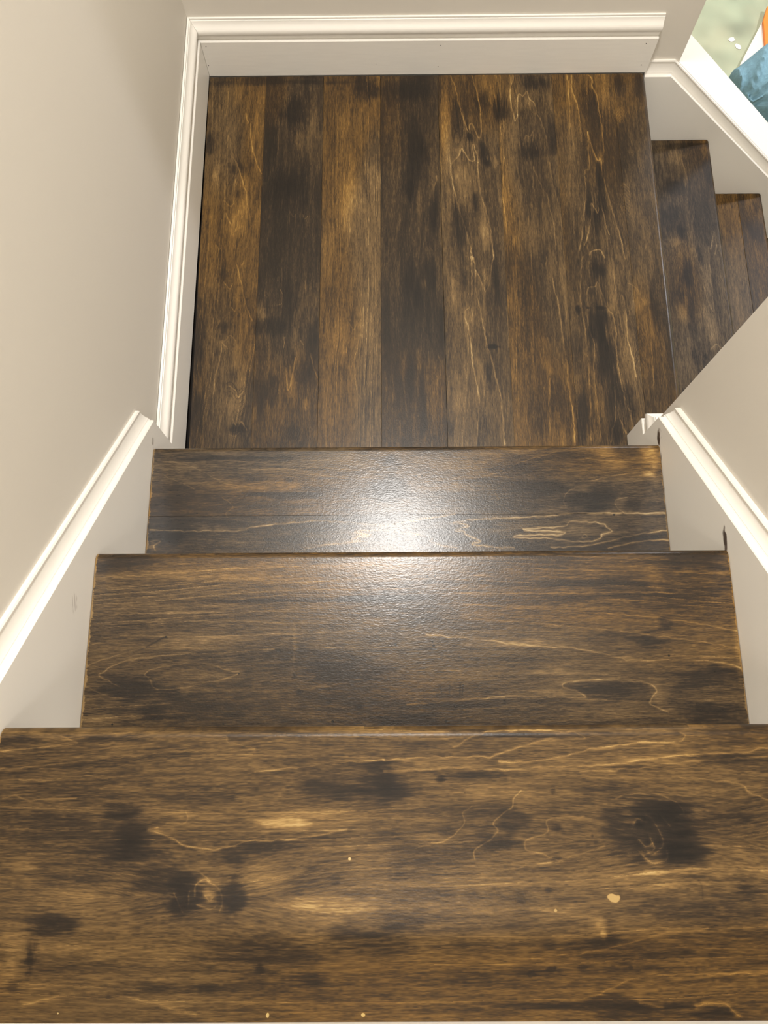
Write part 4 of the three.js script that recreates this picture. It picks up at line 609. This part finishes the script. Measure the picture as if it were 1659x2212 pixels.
// ------------------------------------------------------------------ room below: kneeling person in blue, orange board on a white board
function capsule(p, a, b, ra, rb) {
  const bax = b[0] - a[0], bay = b[1] - a[1], baz = b[2] - a[2], pax = p[0] - a[0], pay = p[1] - a[1], paz = p[2] - a[2];
  const t = Math.min(1, Math.max(0, (pax * bax + pay * bay + paz * baz) / (bax * bax + bay * bay + baz * baz + 1e-9)));
  return Math.hypot(pax - t * bax, pay - t * bay, paz - t * baz) - (ra + (rb - ra) * t);
}
const smin = (a, b, k) => { const h = Math.max(0, k - Math.abs(a - b)) / k; return Math.min(a, b) - h * h * k * 0.25; };
function blob(min, max, cell, f, mat) {                 // meshes the zero level of f inside the box min..max
  const size = Math.max(max[0] - min[0], max[1] - min[1], max[2] - min[2]), n = Math.ceil(size / cell) + 4;
  const mc = new MarchingCubes(n, mat, false, false, 400000); mc.isolation = 0;
  const half = size / 2 + 2 * cell, c = [0, 1, 2].map((i) => (min[i] + max[i]) / 2);
  for (let z = 0; z < n; z++) for (let y = 0; y < n; y++) for (let x = 0; x < n; x++) mc.field[z * n * n + y * n + x] = -f([c[0] + (2 * x / n - 1) * half, c[1] + (2 * y / n - 1) * half, c[2] + (2 * z / n - 1) * half]);
  mc.update();
  const g = new THREE.BufferGeometry(), k = mc.count, pos = new Float32Array(k * 3);
  for (let i = 0; i < k * 3; i++) pos[i] = mc.positionArray[i] * half + c[i % 3];
  g.setAttribute('position', new THREE.BufferAttribute(pos, 3));
  g.setAttribute('normal', new THREE.BufferAttribute(mc.normalArray.slice(0, k * 3), 3));
  const m = mergeVertices(g, 1e-5); m.deleteAttribute('normal'); m.computeVertexNormals(); return m;
}
M.denim = new THREE.MeshStandardMaterial({ roughness: 0.95, map: colourTexture(512, 512, (x, y, o) => { const k = 0.9 + 0.12 * tileNoise(x, y, 128, 128, 701) + 0.1 * tileNoise(x, y, 20, 20, 702); o[0] = 116 * k; o[1] = 152 * k; o[2] = 166 * k; }) });
M.denim.map.wrapS = M.denim.map.wrapT = THREE.RepeatWrapping;
M.skin = new THREE.MeshStandardMaterial({ color: 0xb98465, roughness: 0.6 });
M.shirt = new THREE.MeshStandardMaterial({ color: 0x5c6470, roughness: 0.95 });
M.hair = new THREE.MeshStandardMaterial({ color: 0x2c2119, roughness: 0.9 });
M.boot = new THREE.MeshStandardMaterial({ color: 0x4a3a2b, roughness: 0.8 });
{
  const person = group('person'); tag(person, 'person in blue trousers kneeling beyond the low sloping wall, only one bent knee in view', 'person');
  const P = [0, 0, 0];
  const K1 = KNEE, H1 = HIP, A1 = ANKLE, K2 = [1.34, -0.93, -1.23], H2 = [1.66, -0.50, -1.32], A2 = [1.78, -0.97, -1.22];
  const bend = CREASE;
  const legs = (p) => {
    let d = smin(capsule(p, K1, H1, RK, RH), capsule(p, K1, A1, RK * 0.93, 0.052), 0.03);
    d = smin(d, smin(capsule(p, K2, H2, 0.078, 0.105), capsule(p, K2, A2, 0.072, 0.05), 0.03), 0.02);
    d = smin(d, capsule(p, H1, H2, 0.115, 0.115), 0.06);
    d = smin(d, capsule(p, [1.66, -0.48, (H1[2] + H2[2]) / 2], [1.66, -0.32, (H1[2] + H2[2]) / 2], 0.15, 0.14), 0.06);
    // cloth folds: ridges fanning out from the inside of the bent knee
    const ax = p[0] - bend[0], ay = p[1] - bend[1], az = p[2] - bend[2], r = Math.hypot(ax, ay, az);
    if (r < 0.3) { const th = Math.atan2(-az + 0.4 * ay, ax); d -= 0.016 * ((1 - Math.abs(Math.sin(0.5 * th * FOLDS + 0.35 * noise(r * 14, th * 1.5, 711)))) ** 1.6 - 0.3) * smooth(0.012, 0.05, r) * (1 - smooth(0.13, 0.26, r)); }
    return d;
  };
  const lo = [1.0, FLOOR_LOW + 0.005, -1.85], hi = [2.05, -0.2, -1.05];
  const tg = blob(lo, hi, 0.0095, (p) => Math.max(legs(p), FLOOR_LOW + 0.004 - p[1]), M.denim);
  // skin body: torso hidden by the shirt, neck, head, arms
  const S = [1.62, -0.02, -1.42], N = [1.58, 0.10, -1.42], HD = [1.53, 0.25, -1.42];
  const body = (p) => {
    let d = smin(capsule(p, [1.66, -0.42, -1.42], S, 0.13, 0.13), capsule(p, [S[0], S[1], S[2] - 0.15], [S[0], S[1], S[2] + 0.15], 0.06, 0.06), 0.06);
    d = smin(d, capsule(p, S, HD, 0.062, 0.055), 0.04);
    d = smin(d, capsule(p, [HD[0] + 0.01, HD[1] + 0.05, HD[2]], [HD[0] - 0.025, HD[1] - 0.06, HD[2]], 0.092, 0.066), 0.03);
    d = smin(d, capsule(p, [HD[0] - 0.09, HD[1] - 0.01, HD[2]], [HD[0] - 0.105, HD[1] - 0.035, HD[2]], 0.012, 0.016), 0.012);   // nose
    for (const s of [-1, 1]) {
      d = smin(d, capsule(p, [HD[0] + 0.01, HD[1] + 0.015, HD[2] + s * 0.085], [HD[0] + 0.005, HD[1] - 0.025, HD[2] + s * 0.08], 0.018, 0.012), 0.01);   // ears
      const sh = [S[0], S[1], S[2] + s * 0.19], el = [1.60, -0.28, S[2] + s * 0.25], wr = [1.50, -0.47, s < 0 ? -1.55 : -1.30];
      d = smin(d, capsule(p, sh, el, 0.055, 0.042), 0.03); d = smin(d, capsule(p, el, wr, 0.042, 0.028), 0.02);
    }
    return d;
  };
  const hand = (s) => {
    const w = [1.50, -0.47, s < 0 ? -1.55 : -1.30];
    return (p) => {
      let d = capsule(p, w, [w[0] - 0.06, w[1] - 0.035, w[2]], 0.027, 0.031);
      d = smin(d, capsule(p, [w[0] - 0.05, w[1] - 0.035, w[2] - 0.015], [w[0] - 0.06, w[1] - 0.035, w[2] + 0.02], 0.02, 0.02), 0.02);
      [[-0.027, 0.062], [-0.009, 0.07], [0.009, 0.066], [0.026, 0.052]].forEach(([o, l]) => {
        const a = [w[0] - 0.075, w[1] - 0.04, w[2] + o], b = [a[0] - l * 0.55, a[1] - 0.018, a[2]], c = [b[0] - l * 0.3, b[1] - 0.03, b[2]];
        d = smin(d, smin(capsule(p, a, b, 0.0095, 0.0085), capsule(p, b, c, 0.0085, 0.0072), 0.004), 0.006);
      });
      const a = [w[0] - 0.03, w[1] - 0.03, w[2] - s * 0.025], b = [w[0] - 0.06, w[1] - 0.045, w[2] - s * 0.05], c = [b[0] - 0.028, b[1] - 0.015, b[2]];
      return smin(d, smin(capsule(p, a, b, 0.012, 0.010), capsule(p, b, c, 0.010, 0.008), 0.004), 0.01);
    };
  };
  const skin = blob([1.36, -0.6, -1.78], [1.82, 0.42, -1.06], 0.011, body, M.skin);
  const parts = [skin, blob([1.32, -0.6, -1.66], [1.55, -0.42, -1.47], 0.004, hand(-1), M.skin), blob([1.32, -0.6, -1.39], [1.55, -0.42, -1.2], 0.004, hand(1), M.skin)];
  mesh('body', mergeGeometries(parts), M.skin, person);
  const tr = mesh('trousers', metreUV(tg, 9), M.denim, person); tr.userData.label = 'blue denim trousers creased at the bent knee';
  mesh('shirt', blob([1.36, -0.5, -1.8], [1.86, 0.08, -1.04], 0.012, (p) => Math.max(Math.min(body(p) - 0.012, 1), p[1] - 0.05, -0.43 - p[1], 1.54 - p[0]), M.shirt), M.shirt, person);
  mesh('hair', blob([1.40, 0.12, -1.56], [1.70, 0.46, -1.28], 0.008, (p) => Math.max(body(p) - 0.012, -(p[0] - 1.50) - 0.6 * (p[1] - 0.30), 0.22 - p[1] - 0.6 * (p[0] - 1.53)), M.hair), M.hair, person);
  for (const a of [A1, A2]) {
    const g = blob([a[0] - 0.1, FLOOR_LOW, a[2] - 0.08], [a[0] + 0.24, FLOOR_LOW + 0.16, a[2] + 0.08], 0.009, (p) => Math.max(smin(capsule(p, [a[0], FLOOR_LOW + 0.055, a[2]], [a[0] + 0.14, FLOOR_LOW + 0.05, a[2]], 0.05, 0.042), capsule(p, a, [a[0] + 0.02, FLOOR_LOW + 0.06, a[2]], 0.05, 0.05), 0.03), FLOOR_LOW + 0.003 - p[1]), M.boot);
    mesh('shoe', g, M.boot, person);
  }
}
{
  const s = new THREE.Shape(ORANGE.map((q) => new THREE.Vector2(q[0], -q[1])));
  const g = new THREE.ExtrudeGeometry(s, { depth: 0.011, bevelEnabled: true, bevelSize: 0.001, bevelOffset: -0.001, bevelThickness: 0.001, bevelSegments: 1 }); g.rotateX(-Math.PI / 2); g.translate(0, FLOOR_LOW + 0.0205, 0);
  tag(mesh('plank', metreUV(g, 1), new THREE.MeshStandardMaterial({ roughness: 0.5, map: colourTexture(256, 256, (x, y, o) => { const k = 0.9 + 0.14 * noise(x * 90, y * 5, 811); o[0] = 236 * k; o[1] = 132 * k; o[2] = 48 * k; }) })), 'bright orange streaked board at the right edge of the picture above the blue knee', 'board');
}
{
  const s = new THREE.Shape(BOARD.map((q) => new THREE.Vector2(q[0], -q[1])));
  const g = new THREE.ExtrudeGeometry(s, { depth: 0.016, bevelEnabled: true, bevelSize: 0.001, bevelOffset: -0.001, bevelThickness: 0.001, bevelSegments: 1 }); g.rotateX(-Math.PI / 2); g.translate(0, FLOOR_LOW + 0.0015, 0);
  tag(mesh('board', metreUV(g, 1), new THREE.MeshStandardMaterial({ roughness: 0.7, map: colourTexture(256, 1024, (x, y, o) => { const k = 0.93 + 0.08 * noise(x * 120, y * 6, 801); o[0] = 226 * k; o[1] = 220 * k; o[2] = 208 * k; }) })), 'pale streaky white board lying on the greenish floor beneath the orange board', 'board');
}
// flakes of white paint dropped on the floor
FLAKES.forEach(([x, z, r, a], i) => {
  const s = new THREE.Shape(), R = rng(901 + i); for (let k = 0; k < 9; k++) { const t = k / 9 * Math.PI * 2, q = r * (0.7 + 0.5 * R()); s[k ? 'lineTo' : 'moveTo'](q * Math.cos(t) * 1.35, q * Math.sin(t)); }
  const g = new THREE.ExtrudeGeometry(s, { depth: 0.0015, bevelEnabled: false }); g.rotateX(-Math.PI / 2); g.rotateY(a);
  const m = mesh('paint_flake', metreUV(g, 1), M.ceiling); m.position.set(x, FLOOR_LOW + 0.0005, z);
  tag(m, i ? 'white flake on the greenish floor, the one nearer the blue knee' : 'white flake on the greenish floor, the one farther from the blue knee', 'paint flake');
});

renderer.render(scene, camera);
